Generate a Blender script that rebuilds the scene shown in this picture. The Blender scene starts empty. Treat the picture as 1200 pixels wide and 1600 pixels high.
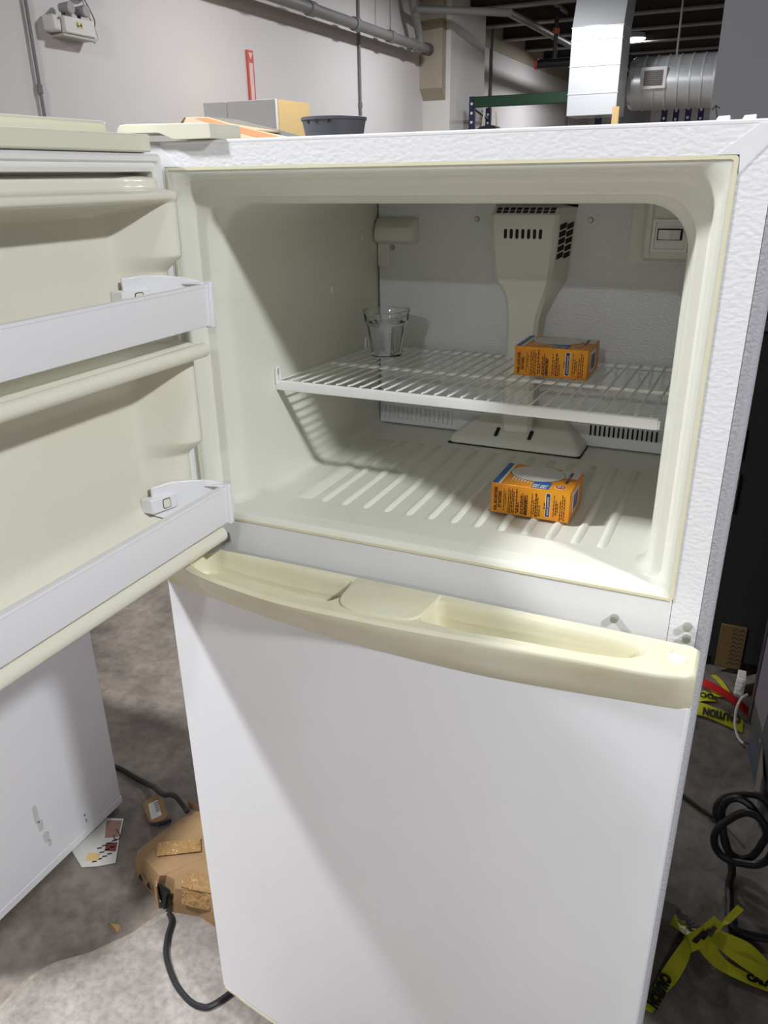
import bpy, bmesh, math, random
from math import sin, cos, pi, radians
from mathutils import Vector, Matrix
random.seed(7)
S = bpy.context.scene
COL = S.collection

# ------------------------------------------------------------------ camera
CAM_C = (0.713027, -0.882711, 1.635696)
CAM_R = [[0.9091564, 0.1522713, -0.3876186], [0.4162282, -0.3629527, 0.8336783], [-0.0137419, -0.9192817, -0.3933603]]
cam_d = bpy.data.cameras.new('camera')
cam_d.sensor_fit = 'AUTO'; cam_d.sensor_width = 36.0
cam_d.lens = 1225.0 / 1600.0 * 36.0
cam_d.clip_start = 0.02; cam_d.clip_end = 100
cam = bpy.data.objects.new('camera', cam_d); COL.objects.link(cam)
Rm = Matrix(CAM_R)
Mc = Matrix([[Rm[i][0], -Rm[i][1], -Rm[i][2]] for i in range(3)]).to_4x4()
Mc.translation = Vector(CAM_C)
cam.matrix_world = Mc
S.camera = cam

# ------------------------------------------------------------------ world, exposure
w = bpy.data.worlds.new('world'); S.world = w; w.use_nodes = True
w.node_tree.nodes['Background'].inputs[0].default_value = (0.95, 0.97, 1.0, 1)
w.node_tree.nodes['Background'].inputs[1].default_value = 0.02
S.view_settings.view_transform = 'Standard'; S.view_settings.look = 'None'
S.view_settings.gamma = 1.0; S.view_settings.use_curve_mapping = False
S.view_settings.exposure = 0.0

# ------------------------------------------------------------------ ceiling lamps (light in their builder)
LAMP_POWER = 166.0
LAMPS = [(-1.74, -0.92, 1.08, 'ceiling lamp up out of view to the left of the open freezer door'),
         (3.06, -1.40, 1.1, 'ceiling lamp up out of view to the right of the refrigerator'),
         (.8, -6.2, .72, 'ceiling lamp out of view, behind the photographer'),
         (-1.70, 4.6, .36, 'ceiling lamp above the white wall, out of view near the grey two-door cabinet'),
         (-1.67, 7.7, .46, 'ceiling lamp out of view in front of the upright metal duct'),
         (3.1, 9.2, .6, 'ceiling lamp out of view behind the tall grey panel'),
         (3.1, 14.2, .9, 'ceiling lamp out of view beyond the round duct'),
         (-1.65, 14.0, .75, 'round white ceiling lamp glowing under the dark roof deck')]   # x, y, share of the power, label
CEIL = 3.75

# ------------------------------------------------------------------ materials
def srgb(r, g, b):
    f = lambda c: (c/255/12.92) if c/255 <= 0.04045 else ((c/255+0.055)/1.055)**2.4
    return (f(r), f(g), f(b))
MATS = {}
def mat(name, col, rough=0.5, metal=0.0, bump=0.0, scale=50.0, stretch=None, var=0.0, vscale=3.0, var2=None, detail=3.0,
        trans=0.0, ior=1.45, emit=0.0, coat=0.0, dist=0.002):
    if name in MATS: return MATS[name]
    m = bpy.data.materials.new(name); m.use_nodes = True
    nt = m.node_tree; N = nt.nodes; L = nt.links
    b = N['Principled BSDF']
    b.inputs['Base Color'].default_value = (*col, 1); b.inputs['Roughness'].default_value = rough
    b.inputs['Metallic'].default_value = metal; b.inputs['IOR'].default_value = ior
    b.inputs['Transmission Weight'].default_value = trans; b.inputs['Coat Weight'].default_value = coat
    if emit:
        b.inputs['Emission Color'].default_value = (*col, 1); b.inputs['Emission Strength'].default_value = emit
    if bump or var:
        tc = N.new('ShaderNodeTexCoord'); src = tc.outputs['Object']
        if stretch:
            mp = N.new('ShaderNodeMapping'); mp.inputs['Scale'].default_value = stretch
            L.new(src, mp.inputs['Vector']); src2 = mp.outputs['Vector']
        else: src2 = src
    if bump:
        n = N.new('ShaderNodeTexNoise'); n.inputs['Scale'].default_value = scale; n.inputs['Detail'].default_value = detail
        L.new(src2, n.inputs['Vector'])
        bp = N.new('ShaderNodeBump'); bp.inputs['Strength'].default_value = bump; bp.inputs['Distance'].default_value = dist
        L.new(n.outputs['Fac'], bp.inputs['Height']); L.new(bp.outputs['Normal'], b.inputs['Normal'])
    if var:
        n = N.new('ShaderNodeTexNoise'); n.inputs['Scale'].default_value = vscale; n.inputs['Detail'].default_value = 5
        n.inputs['Roughness'].default_value = 0.62
        L.new(src, n.inputs['Vector'])
        cr = N.new('ShaderNodeValToRGB'); cr.color_ramp.elements[0].position = 0.36; cr.color_ramp.elements[1].position = 0.66
        c2 = var2 or tuple(c*(1-var) for c in col)
        cr.color_ramp.elements[0].color = (*c2, 1); cr.color_ramp.elements[1].color = (*col, 1)
        L.new(n.outputs['Fac'], cr.inputs['Fac']); L.new(cr.outputs['Color'], b.inputs['Base Color'])
    MATS[name] = m
    return m

ENAMEL = mat('white_smooth_enamel', (0.80, 0.80, 0.82), 0.32, var=0.025, vscale=6)
TEXEN = mat('white_pebbled_enamel', (0.80, 0.80, 0.82), 0.24, bump=0.8, scale=190, stretch=(0.75, 1, 1.25), detail=0.8, dist=0.0008)
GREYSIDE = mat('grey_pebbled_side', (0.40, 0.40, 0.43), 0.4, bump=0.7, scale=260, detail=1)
CREAM = mat('yellowed_cream_plastic', (0.75, 0.73, 0.56), 0.36, var=0.06, vscale=9, var2=(0.70, 0.66, 0.47))
CREAMCAP = mat('cream_door_cap', (0.76, 0.74, 0.60), 0.4)
LINER = mat('off_white_liner', (0.77, 0.77, 0.685), 0.33, var=0.03, vscale=5)
DLINER = mat('cream_door_liner', (0.77, 0.75, 0.635), 0.2, var=0.03, vscale=4)
STAIN = mat('yellow_stained_edge', (0.74, 0.70, 0.50), 0.45)
GASKET = mat('white_vinyl_gasket', (0.80, 0.79, 0.77), 0.42)
BINW = mat('white_bin_plastic', (0.80, 0.80, 0.83), 0.3)
WIREW = mat('white_coated_wire', (0.84, 0.84, 0.83), 0.32)
BACKP = mat('pebbled_grey_back', (0.70, 0.71, 0.72), 0.2, bump=0.8, scale=230, stretch=(0.8, 1, 1.5), detail=1, dist=0.002)
COVER = mat('off_white_cover', (0.72, 0.72, 0.655), 0.42)
DARK = mat('painted_void', (0.012, 0.011, 0.010), 0.8)  # flat dark pieces painted in for the shade inside slots and openings
STEEL = mat('dull_zinc', (0.42, 0.43, 0.40), 0.4, metal=0.8)
SWITCHW = mat('white_switch', (0.78, 0.78, 0.76), 0.3)
GLASS = mat('clear_glass', (0.97, 0.98, 0.98), 0.02, trans=1.0, ior=1.45)
WATER = mat('water', (0.97, 0.99, 0.99), 0.0, trans=1.0, ior=1.33)
BLACK = mat('black_rubber', (0.014, 0.014, 0.016), 0.45)
KRAFT = mat('brown_cardboard', srgb(160, 128, 90), 0.75, bump=0.25, scale=18, var=0.2, vscale=9)
KRAFTD = mat('torn_cardboard_edge', srgb(120, 92, 62), 0.85)
PTAPE = mat('shiny_packing_tape', srgb(158, 124, 78), 0.12, bump=1.0, scale=60, dist=0.01)
PAPER = mat('white_paper', (0.68, 0.67, 0.62), 0.7)
GALV = mat('galvanised_duct', (0.70, 0.72, 0.74), 0.3, metal=0.55, bump=0.15, scale=4)
WALLM = mat('painted_wall', (0.70, 0.655, 0.645), 0.7, var=0.04, vscale=0.7, bump=0.1, scale=9)
BEIGE = mat('beige_upper_wall', srgb(176, 166, 148), 0.8, var=0.12, vscale=1.5)
CEILM = mat('dark_ceiling_deck', srgb(78, 74, 70), 0.8)
JOIST = mat('dark_joist', srgb(60, 55, 52), 0.7)
JOISTL = mat('pale_joist_flange', srgb(125, 120, 116), 0.6)
PIPEG = mat('grey_pipe', srgb(128, 126, 124), 0.5, var=0.12, vscale=4)
POTM = mat('dark_grey_plastic', srgb(84, 85, 90), 0.4)
YTAPE = mat('yellow_tape', srgb(186, 184, 44), 0.3, bump=0.4, scale=25, dist=0.01)
INK = mat('black_ink', (0.012, 0.012, 0.012), 0.6)
REDT = mat('red_strap', srgb(170, 18, 14), 0.5)
DGREY = mat('dark_grey_panel', srgb(74, 76, 82), 0.42, var=0.12, vscale=4)
BLUEST = mat('blue_grey_steel', srgb(92, 100, 114), 0.45, metal=0.3)
TANM = mat('tan_perforated_metal', srgb(96, 76, 46), 0.5, metal=0.3)
ORANGE_D = mat('orange_carton', srgb(232, 160, 28), 0.42, var=0.25, vscale=11, var2=srgb(222, 128, 32))
NAVY = mat('navy_print', srgb(38, 42, 112), 0.45)
BLUE = mat('blue_print', srgb(40, 104, 176), 0.45)
FILM = mat('white_film', (0.66, 0.66, 0.63), 0.3)
PRINT = mat('brown_print', srgb(84, 42, 8), 0.6)
REDP = mat('red_print', srgb(170, 40, 48), 0.5)
PALEP = mat('pale_print', srgb(236, 226, 190), 0.5)
GREEN = mat('green_beam', srgb(14, 58, 34), 0.5)
NAVYST = mat('navy_upright', srgb(36, 42, 78), 0.5)
TALLG = mat('tall_grey_panel', srgb(116, 116, 118), 0.6)
PGREY = mat('pale_grey_door', srgb(226, 224, 222), 0.5)
TANS = mat('tan_side', srgb(222, 190, 130), 0.6)
SIGNR = mat('red_sign', srgb(206, 88, 70), 0.5)
ORJOINT = mat('orange_coupling', srgb(188, 80, 40), 0.5)

# concrete
def concrete(name='concrete_floor', dark=(90, 82, 74), light=(150, 140, 130), fine=34):
    m = bpy.data.materials.new(name); m.use_nodes = True
    nt = m.node_tree; N = nt.nodes; L = nt.links; b = N['Principled BSDF']
    tc = N.new('ShaderNodeTexCoord')
    n1 = N.new('ShaderNodeTexNoise'); n1.inputs['Scale'].default_value = 3.2; n1.inputs['Detail'].default_value = 8; n1.inputs['Roughness'].default_value = 0.65
    n2 = N.new('ShaderNodeTexNoise'); n2.inputs['Scale'].default_value = fine; n2.inputs['Detail'].default_value = 6
    L.new(tc.outputs['Object'], n1.inputs['Vector']); L.new(tc.outputs['Object'], n2.inputs['Vector'])
    cr = N.new('ShaderNodeValToRGB')
    e = cr.color_ramp.elements; e[0].position = 0.34; e[0].color = (*srgb(*dark), 1); e[1].position = 0.64; e[1].color = (*srgb(*light), 1)
    L.new(n1.outputs['Fac'], cr.inputs['Fac'])
    mx = N.new('ShaderNodeMixRGB'); mx.blend_type = 'MULTIPLY'; mx.inputs[0].default_value = 0.55
    cr2 = N.new('ShaderNodeValToRGB'); e = cr2.color_ramp.elements; e[0].position = 0.3; e[0].color = (0.5, 0.48, 0.46, 1); e[1].position = 0.6; e[1].color = (1, 1, 1, 1)
    L.new(n2.outputs['Fac'], cr2.inputs['Fac']); L.new(cr.outputs['Color'], mx.inputs[1]); L.new(cr2.outputs['Color'], mx.inputs[2])
    L.new(mx.outputs['Color'], b.inputs['Base Color'])
    b.inputs['Roughness'].default_value = 0.5
    bp = N.new('ShaderNodeBump'); bp.inputs['Strength'].default_value = 0.5; bp.inputs['Distance'].default_value = 0.004
    L.new(n2.outputs['Fac'], bp.inputs['Height']); L.new(bp.outputs['Normal'], b.inputs['Normal'])
    return m
CONC = concrete()

# ------------------------------------------------------------------ mesh helpers
class MB:
    def __init__(s): s.v = []; s.f = []
    def add(s, vs, fs):
        o = len(s.v); s.v += [tuple(p) for p in vs]; s.f += [tuple(i+o for i in f) for f in fs]; return s
    def box(s, a, b):
        (x0, y0, z0), (x1, y1, z1) = a, b
        return s.add([(x0,y0,z0),(x1,y0,z0),(x1,y1,z0),(x0,y1,z0),(x0,y0,z1),(x1,y0,z1),(x1,y1,z1),(x0,y1,z1)],
                     [(0,3,2,1),(4,5,6,7),(0,1,5,4),(1,2,6,5),(2,3,7,6),(3,0,4,7)])
    def hexa(s, p): # 8 points, bottom 4 then top 4
        return s.add(p, [(0,3,2,1),(4,5,6,7),(0,1,5,4),(1,2,6,5),(2,3,7,6),(3,0,4,7)])
    def prism(s, poly, d):
        n = len(poly); d = Vector(d)
        vs = [Vector(p) for p in poly] + [Vector(p)+d for p in poly]
        return s.add(vs, [tuple(range(n))[::-1], tuple(range(n, 2*n))] + [(i, (i+1) % n, n+(i+1) % n, n+i) for i in range(n)])
    def loft(s, secs, cap0=False, cap1=False, closed=True):
        n = len(secs[0]); vs = [p for sec in secs for p in sec]; fs = []
        for k in range(len(secs)-1):
            for i in range(n if closed else n-1):
                j = (i+1) % n
                fs.append((k*n+i, k*n+j, (k+1)*n+j, (k+1)*n+i))
        if cap0: fs.append(tuple(range(n))[::-1])
        if cap1: fs.append(tuple(range((len(secs)-1)*n, len(secs)*n)))
        return s.add(vs, fs)
    def cyl(s, p, q, r, r2=None, n=16, caps=True):
        p, q = Vector(p), Vector(q); r2 = r if r2 is None else r2
        d = (q-p).normalized(); a = d.orthogonal().normalized(); b = d.cross(a)
        ring = lambda c, rr: [c + a*rr*cos(2*pi*i/n) + b*rr*sin(2*pi*i/n) for i in range(n)]
        return s.loft([ring(p, r), ring(q, r2)], caps, caps)
    def tube(s, pts, r, n=10, sub=0, flat=1.0):
        pts = [Vector(p) for p in pts]
        if sub:
            out = []
            for i in range(len(pts)-1):
                p0 = pts[max(i-1, 0)]; p1 = pts[i]; p2 = pts[i+1]; p3 = pts[min(i+2, len(pts)-1)]
                for k in range(sub):
                    t = k/sub
                    out.append(0.5*((2*p1)+(p2-p0)*t+(2*p0-5*p1+4*p2-p3)*t*t+(3*p1-p0-3*p2+p3)*t**3))
            out.append(pts[-1]); pts = out
        secs = []; a = None
        for i, p in enumerate(pts):
            d = (pts[min(i+1, len(pts)-1)] - pts[max(i-1, 0)]).normalized()
            if a is None: a = d.orthogonal().normalized()
            a = (a - d*a.dot(d)).normalized(); b = d.cross(a)
            secs.append([p + a*r*cos(2*pi*k/n) + b*r*flat*sin(2*pi*k/n) for k in range(n)])
        return s.loft(secs, True, True)
    def lathe(s, c, prof, n=32):
        secs = [[(c[0]+r*cos(2*pi*i/n), c[1]+r*sin(2*pi*i/n), c[2]+z) for i in range(n)] for r, z in prof]
        return s.loft(secs, True, True)
    def ribbon(s, left, right, th=0.0012):
        n = len(left); vs = [Vector(p) for p in left] + [Vector(p) for p in right]
        vs += [p - Vector((0, 0, th)) for p in vs]
        fs = []
        for i in range(n-1):
            fs += [(i, i+1, n+i+1, n+i), (2*n+i, 3*n+i, 3*n+i+1, 2*n+i+1), (i, 2*n+i, 2*n+i+1, i+1), (n+i, n+i+1, 3*n+i+1, 3*n+i)]
        fs += [(0, n, 3*n, 2*n), (n-1, 3*n-1, 4*n-1, 2*n-1)]
        return s.add(vs, fs)

ORG = {}
def thing(name, label, cat, loc, group=None):
    o = bpy.data.objects.new(name, None); COL.objects.link(o); o.location = loc; o.empty_display_size = 0.05
    o['label'] = label; o['category'] = cat
    if group: o['group'] = group
    ORG[o.name] = Vector(loc); return o
def obj(name, mb, m, parent=None, smooth=True, bevel=0.0, seg=2, label=None, angle=35, kind=None):
    me = bpy.data.meshes.new(name)
    vs = [Vector(p) for p in mb.v]
    lo = Vector([min(p[i] for p in vs) for i in range(3)]); hi = Vector([max(p[i] for p in vs) for i in range(3)])
    c = (lo+hi)/2
    me.from_pydata([tuple(p-c) for p in vs], [], mb.f)
    bm = bmesh.new(); bm.from_mesh(me)
    bmesh.ops.recalc_face_normals(bm, faces=bm.faces); bm.to_mesh(me); bm.free()
    me.materials.append(m)
    if smooth:
        me.polygons.foreach_set('use_smooth', [True]*len(me.polygons)); me.set_sharp_from_angle(angle=radians(angle))
    me.update()
    o = bpy.data.objects.new(name, me); COL.objects.link(o)
    if parent is not None:
        o.parent = parent; o.location = c - ORG[parent.name]
    else: o.location = c
    ORG[o.name] = c
    if bevel:
        b = o.modifiers.new('bevel', 'BEVEL'); b.width = bevel; b.segments = seg; b.limit_method = 'ANGLE'; b.angle_limit = radians(40)
    if label: o['label'] = label
    if kind: o['kind'] = kind
    return o
def tag(o, label, cat, group=None):
    o['label'] = label; o['category'] = cat
    if group: o['group'] = group
    return o
def struct(name, mb, m, **k):
    o = obj(name, mb, m, **k); o['kind'] = 'structure'; return o
def text_mb(txt, origin, ux, uy, size, lift=0.0003, align='LEFT', bold=0.0, sx=1.0):
    """flat lettering laid on a plane: ux reading direction, uy up direction of the letters"""
    cu = bpy.data.curves.new('lettering', 'FONT'); cu.body = txt; cu.size = size; cu.align_x = align; cu.offset = bold; cu.resolution_u = 3
    to = bpy.data.objects.new('lettering', cu); COL.objects.link(to)
    dg = bpy.context.evaluated_depsgraph_get(); dg.update()
    me = bpy.data.meshes.new_from_object(to.evaluated_get(dg))
    ux = Vector(ux).normalized(); uy = Vector(uy).normalized(); n = ux.cross(uy); o = Vector(origin)
    mb = MB(); mb.add([o + ux*v.co.x*sx + uy*v.co.y + n*lift for v in me.vertices], [tuple(p.vertices) for p in me.polygons])
    COL.objects.unlink(to); bpy.data.objects.remove(to); bpy.data.curves.remove(cu); bpy.data.meshes.remove(me)
    return mb
def fill2d(outer, holes):
    """triangulated flat polygon with holes -> (verts2d, faces)"""
    cu = bpy.data.curves.new('outline', 'CURVE'); cu.dimensions = '2D'; cu.fill_mode = 'BOTH'
    for poly in [outer]+holes:
        sp = cu.splines.new('POLY'); sp.points.add(len(poly)-1); sp.use_cyclic_u = True
        for i, p in enumerate(poly): sp.points[i].co = (p[0], p[1], 0, 1)
    to = bpy.data.objects.new('outline', cu); COL.objects.link(to)
    dg = bpy.context.evaluated_depsgraph_get(); dg.update()
    me = bpy.data.meshes.new_from_object(to.evaluated_get(dg))
    r = [tuple(v.co[:2]) for v in me.vertices], [tuple(p.vertices) for p in me.polygons]
    COL.objects.unlink(to); bpy.data.objects.remove(to); bpy.data.curves.remove(cu); bpy.data.meshes.remove(me)
    return r
def smoothpoly(pts, sub=5, closed=True):
    out = []; n = len(pts)
    for i in range(n if closed else n-1):
        g = lambda k: pts[k % n] if closed else pts[min(max(k, 0), n-1)]
        p0, p1, p2, p3 = g(i-1), g(i), g(i+1), g(i+2)
        for k in range(sub):
            t = k/sub
            out.append(tuple(0.5*((2*p1[c])+(p2[c]-p0[c])*t+(2*p0[c]-5*p1[c]+4*p2[c]-p3[c])*t*t+(3*p1[c]-p0[c]-3*p2[c]+p3[c])*t**3) for c in range(len(pts[0]))))
    if not closed: out.append(tuple(pts[-1]))
    return out
def roundpoly(pts, r, n=5):
    """2D polygon with corners rounded; r scalar or list"""
    out = []; N = len(pts)
    for i in range(N):
        p = Vector(pts[i]); a = Vector(pts[i-1]); b = Vector(pts[(i+1) % N]); rr = r[i] if isinstance(r, (list, tuple)) else r
        if rr <= 0: out.append(tuple(p)); continue
        da = (a-p); db = (b-p); la = min(rr, da.length*0.48); lb = min(rr, db.length*0.48)
        pa = p+da.normalized()*la; pb = p+db.normalized()*lb
        for k in range(n+1):
            t = k/n; out.append(tuple(pa*(1-t)**2 + p*2*t*(1-t) + pb*t*t))
    return out
def rrect(x0, x1, z0, z1, r, n=6):
    r = r if isinstance(r, (list, tuple)) else [r]*4
    cs = [(x1-r[0], z0+r[0], -90, r[0]), (x1-r[1], z1-r[1], 0, r[1]), (x0+r[2], z1-r[2], 90, r[2]), (x0+r[3], z0+r[3], 180, r[3])]
    return [(cx+rr*cos(radians(a0+90*k/n)), cz+rr*sin(radians(a0+90*k/n))) for cx, cz, a0, rr in cs for k in range(n+1)]
def sstep(t): t = min(max(t, 0), 1); return t*t*(3-2*t)

# ================================================================== the room
X0, X1, Y0, Y1 = -3.5, 9.0, -8.0, 20.0
floor = struct('floor', MB().box((X0-.2, Y0-.2, -0.2), (X1+.2, Y1+.2, 0)), CONC, smooth=False)
struct('ceiling', MB().box((X0-.2, Y0-.2, CEIL), (X1+.2, Y1+.2, CEIL+.2)), CEILM, smooth=False)
wl = struct('wall_left', MB().box((X0-.2, Y0-.2, 0), (X0, Y1+.2, CEIL)), WALLM, smooth=False)
struct('wall_right', MB().box((X1, Y0-.2, 0), (X1+.2, Y1+.2, CEIL)), WALLM, smooth=False)
struct('wall_back', MB().box((X0, Y1, 0), (X1, Y1+.2, CEIL)), WALLM, smooth=False)
struct('wall_front', MB().box((X0, Y0-.2, 0), (X1, Y0, CEIL)), WALLM, smooth=False)
struct('trim_1', MB().box((X0, 10.95, 3.39), (X0+.012, Y1, CEIL)), BEIGE, smooth=False)
# pilaster with corbel
pil = struct('trim_2', MB().box((X0, 9.55, 0), (X0+.36, 10.9, CEIL)), mat('pilaster_paint', (0.74, 0.715, 0.68), 0.7), smooth=False)
cb = MB().prism([(X0, 9.42, 2.64), (X0, 9.42, CEIL), (X0, 9.56, CEIL), (X0, 9.56, 2.50)], (0.30, 0, 0))
struct('trim_3', cb, BEIGE, smooth=False)
# roof joists across the ceiling
for k, yj in enumerate([10.3, 11.6, 12.9, 14.2, 15.5, 16.8, 18.1, 19.4]):
    j = struct('trim_%d' % (4+k), MB().box((X0, yj-.05, CEIL-.16), (X1, yj+.05, CEIL)), JOIST, smooth=False)
    obj('flange', MB().box((X0, yj-.09, CEIL-.18), (X1, yj+.09, CEIL-.16)), JOISTL, j, smooth=False)
# worn line in the slab
cr = smoothpoly([(-.56, -.30), (-.531, -.207), (-.519, -.112), (-.456, -.041), (-.404, .027), (-.369, .099), (-.33, .17)], 6, False)
lf, rt = [], []
for i, p in enumerate(cr):
    wd = 0.0055+0.0016*sin(i*.9)
    lf.append((p[0]-wd, p[1]+wd*.6, 0.0012)); rt.append((p[0]+wd, p[1]-wd*.6, 0.0012))
obj('patch_seam', MB().ribbon(lf, rt, 0.0015), mat('pale_patch_line', srgb(158, 150, 138), 0.8, var=0.35, vscale=40), floor, label='pale worn curved line in the concrete')
edge = [(p[0]+.004, p[1]) for p in cr]
obj('paler_slab', MB().prism([(x, y, .0002) for x, y in edge]+[(-.05, .22, .0002), (.25, .2, .0002), (.25, -1.3, .0002), (-.62, -1.3, .0002)], (0, 0, .0007)), concrete('rough_pale_concrete', (120, 112, 105), (184, 175, 168), 60), floor, smooth=False, label='paler rough area of concrete in front of the refrigerator')  # thin sheet of paler, finer concrete to the right of the line

# ceiling lamps
LENS = mat('lit_lamp_lens', (0.95, 0.98, 1.0), 0.4, emit=9.0)
HOUS = mat('lamp_housing', (0.6, 0.6, 0.6), 0.5)
for i, (lx, ly, lp, lab) in enumerate(LAMPS):
    t = thing('ceiling_lamp', lab, 'lamp', (lx, ly, CEIL), 'ceiling lamps')
    obj('housing', MB().lathe((lx, ly, 0), [(0.05, CEIL), (0.05, CEIL-.05), (0.15, CEIL-.07), (0.17, CEIL-.13), (0.165, CEIL-.14)][::-1], 24), HOUS, t)
    obj('lens', MB().lathe((lx, ly, 0), [(0.155, CEIL-.150), (0.16, CEIL-.141)], 24), LENS, t)
    ld = bpy.data.lights.new('ceiling_light', 'AREA'); ld.shape = 'DISK'; ld.size = 0.30; ld.energy = LAMP_POWER*lp
    ld.color = (0.945, 0.97, 1.0)
    lo = bpy.data.objects.new('ceiling_light', ld); COL.objects.link(lo); lo.parent = t; lo.location = (0, 0, -0.165)

# ================================================================== the refrigerator
FX0, FX1, FD, FH = -0.045, 0.7275, 0.72, 1.68
fr = thing('refrigerator', 'white top-freezer refrigerator with its freezer door wide open and cream handle strip', 'refrigerator', (0.34, 0.3, 0))
def crect(inset, y, r=0.012):
    return [(x, y, z) for x, z in rrect(FX0+inset, FX1-inset, 0.06+inset, FH-inset, r, 4)]
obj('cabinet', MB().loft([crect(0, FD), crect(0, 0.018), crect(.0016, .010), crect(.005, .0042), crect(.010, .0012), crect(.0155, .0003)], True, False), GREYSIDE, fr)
FZ0, FZ1 = 1.166, 1.65
fm = MB().box((0.0, 0.0, FZ1), (0.68, 0.02, FH-.004)); obj('top_flange', fm, TEXEN, fr, smooth=False)
fm = MB().box((0.68, 0.0, 0.10), (0.7115, 0.02, FH-.004)); obj('right_flange', fm, TEXEN, fr, smooth=False)
fm = MB().box((-.0315, 0.0, 0.10), (0.0, 0.02, FH-.004)); obj('left_flange', fm, TEXEN, fr, smooth=False)
obj('mullion', MB().box((0.0, 0.0, 1.085), (0.6795, 0.02, FZ0)), ENAMEL, fr, bevel=.001)
obj('lower_front', MB().box((0.0, 0.004, 0.10), (0.68, 0.02, 1.085)), GASKET, fr, smooth=False)
obj('top_lip', MB().box((-.03, 0.0, FH-.0045), (0.71, 0.03, FH+.0005)), ENAMEL, fr, bevel=.0015)
# mitred corner plates
pl = [(0.660, FZ1+.0005), (0.680, FZ1+.0005), (0.6815, FZ1-.016), (0.7112, 1.6685), (0.7112, 1.6765), (0.694, 1.6765)]
obj('corner_plate', MB().prism([(x, -.0008, z) for x, z in pl], (0, .0012, 0)), ENAMEL, fr, smooth=False)
pl = [(0.022, FZ1+.0005), (0.0, FZ1+.0005), (-.002, FZ1-.03), (-.031, FZ1-.03), (-.031, 1.6765), (-.006, 1.6765)]
obj('corner_plate', MB().prism([(x, -.0008, z) for x, z in pl], (0, .0012, 0)), ENAMEL, fr, smooth=False)
for x in (0.660, 0.683):
    obj('lid_clip', MB().hexa([(x-.006, .004, FH), (x+.006, .004, FH), (x+.006, .03, FH), (x-.006, .03, FH), (x-.004, .006, FH+.004), (x+.006, .006, FH+.0045), (x+.006, .028, FH+.0045), (x-.004, .028, FH+.004)]), ENAMEL, fr)
# feet
for x in (0.02, 0.66):
    for y in (0.08, 0.64):
        obj('foot', MB().cyl((x, y, 0), (x, y, .062), .022), BLACK, fr)
obj('kick_plate', MB().box((FX0+.02, .05, .03), (FX1-.02, .07, .11)), BLACK, fr)

# freezer liner: lofted rounded openings
def lsec(y, il, it, zb, r, rb=0.012):
    return [(x, y, z) for x, z in rrect(0+il, 0.68-il, zb, FZ1-it, [rb, r, r, rb], 8)]
secs = [lsec(-.0006, 0, 0, 1.166, .004, .004), lsec(.0004, .007, .006, 1.170, .020, .008), lsec(.003, .0105, .0105, 1.1745, .028, .01), lsec(.006, .0125, .0130, 1.1765, .034, .012),
        lsec(.012, .0145, .0155, 1.177, .036, .013), lsec(.027, .0175, .0210, 1.1775, .038, .014), lsec(.0295, .0190, .0230, 1.1775, .040, .014), lsec(.0305, .0215, .0260, 1.1775, .041, .014),
        lsec(.0315, .0275, .0320, 1.177, .044, .014), lsec(.0335, .0310, .0350, 1.177, .045, .014), lsec(.042, .0330, .0375, 1.1765, .046, .015), lsec(.052, .0365, .0415, 1.176, .048, .016), lsec(.060, .0392, .0440, 1.1755, .05, .016), lsec(.066, .040, .045, 1.1753, .05, .016),
        lsec(.095, .040, .045, 1.174, .05, .016), lsec(.112, .040, .045, 1.164, .05, .018), lsec(.14, .040, .045, 1.163, .05, .018), lsec(.562, .040, .045, 1.163, .02, .012)]
lin = obj('freezer_liner', MB().loft(secs), LINER, fr, angle=26)
obj('liner_edge', MB().loft([[(x, y, z) for x, z in rrect(a, 0.68-a, 1.166+a, FZ1-a, .004, 3)] for a, y in ((0, -.0012), (.0035, -.0012), (.0035, .003), (0, .003))]), STAIN, fr)
for i in range(14):
    x = 0.104+.0362*i
    wdt = .016 if i == 0 else .0066
    s_ = MB().loft([[(x-wdt, y0, 1.1632), (x-wdt*.3, y0+d, 1.1632+h), (x+wdt*.3, y0+d, 1.1632+h), (x+wdt, y0, 1.1632)] for y0, d, h in ((.118, 0, .0002), (.122, 0, .0042), (.44, 0, .0042), (.448, 0, .0002))], closed=False)
    obj('rib', s_, LINER, lin, angle=60)
# left wall plugs
for y, z in ((.35, 1.535), (.485, 1.534), (.362, 1.455)):
    obj('plug', MB().loft([[(xx, y+rr*.75*cos(a*pi/6), z+rr*1.3*sin(a*pi/6)) for a in range(12)] for xx, rr in ((.0395, .0045), (.0425, .004), (.043, .002))], False, True), LINER, lin)

# back panel and its grilles
bp_ = obj('back_panel', MB().box((.043, .552, 1.206), (.637, .560, 1.603)), BACKP, fr, bevel=.002)
obj('lower_back_panel', MB().box((.042, .549, 1.1655), (.638, .560, 1.2065)), BINW, fr, bevel=.002)
for i in range(16):
    x = .052+.0098*i
    obj('slat', MB().box((x-.0026, .5455, 1.176), (x+.0026, .549, 1.203)), BINW, bp_, bevel=.0012)
for i in range(15):
    x = .474+.0084*i
    obj('grille_slot', MB().box((x-.0016, .5482, 1.187), (x+.0016, .5495, 1.2065)), DARK, bp_, smooth=False)
for x, z in ((.239, 1.563), (.441, 1.563), (.072, 1.511)):
    sc = obj('screw', MB().cyl((x, .552, z), (x, .5485, z), .0052, .0035, 14), STEEL, bp_)
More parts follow.
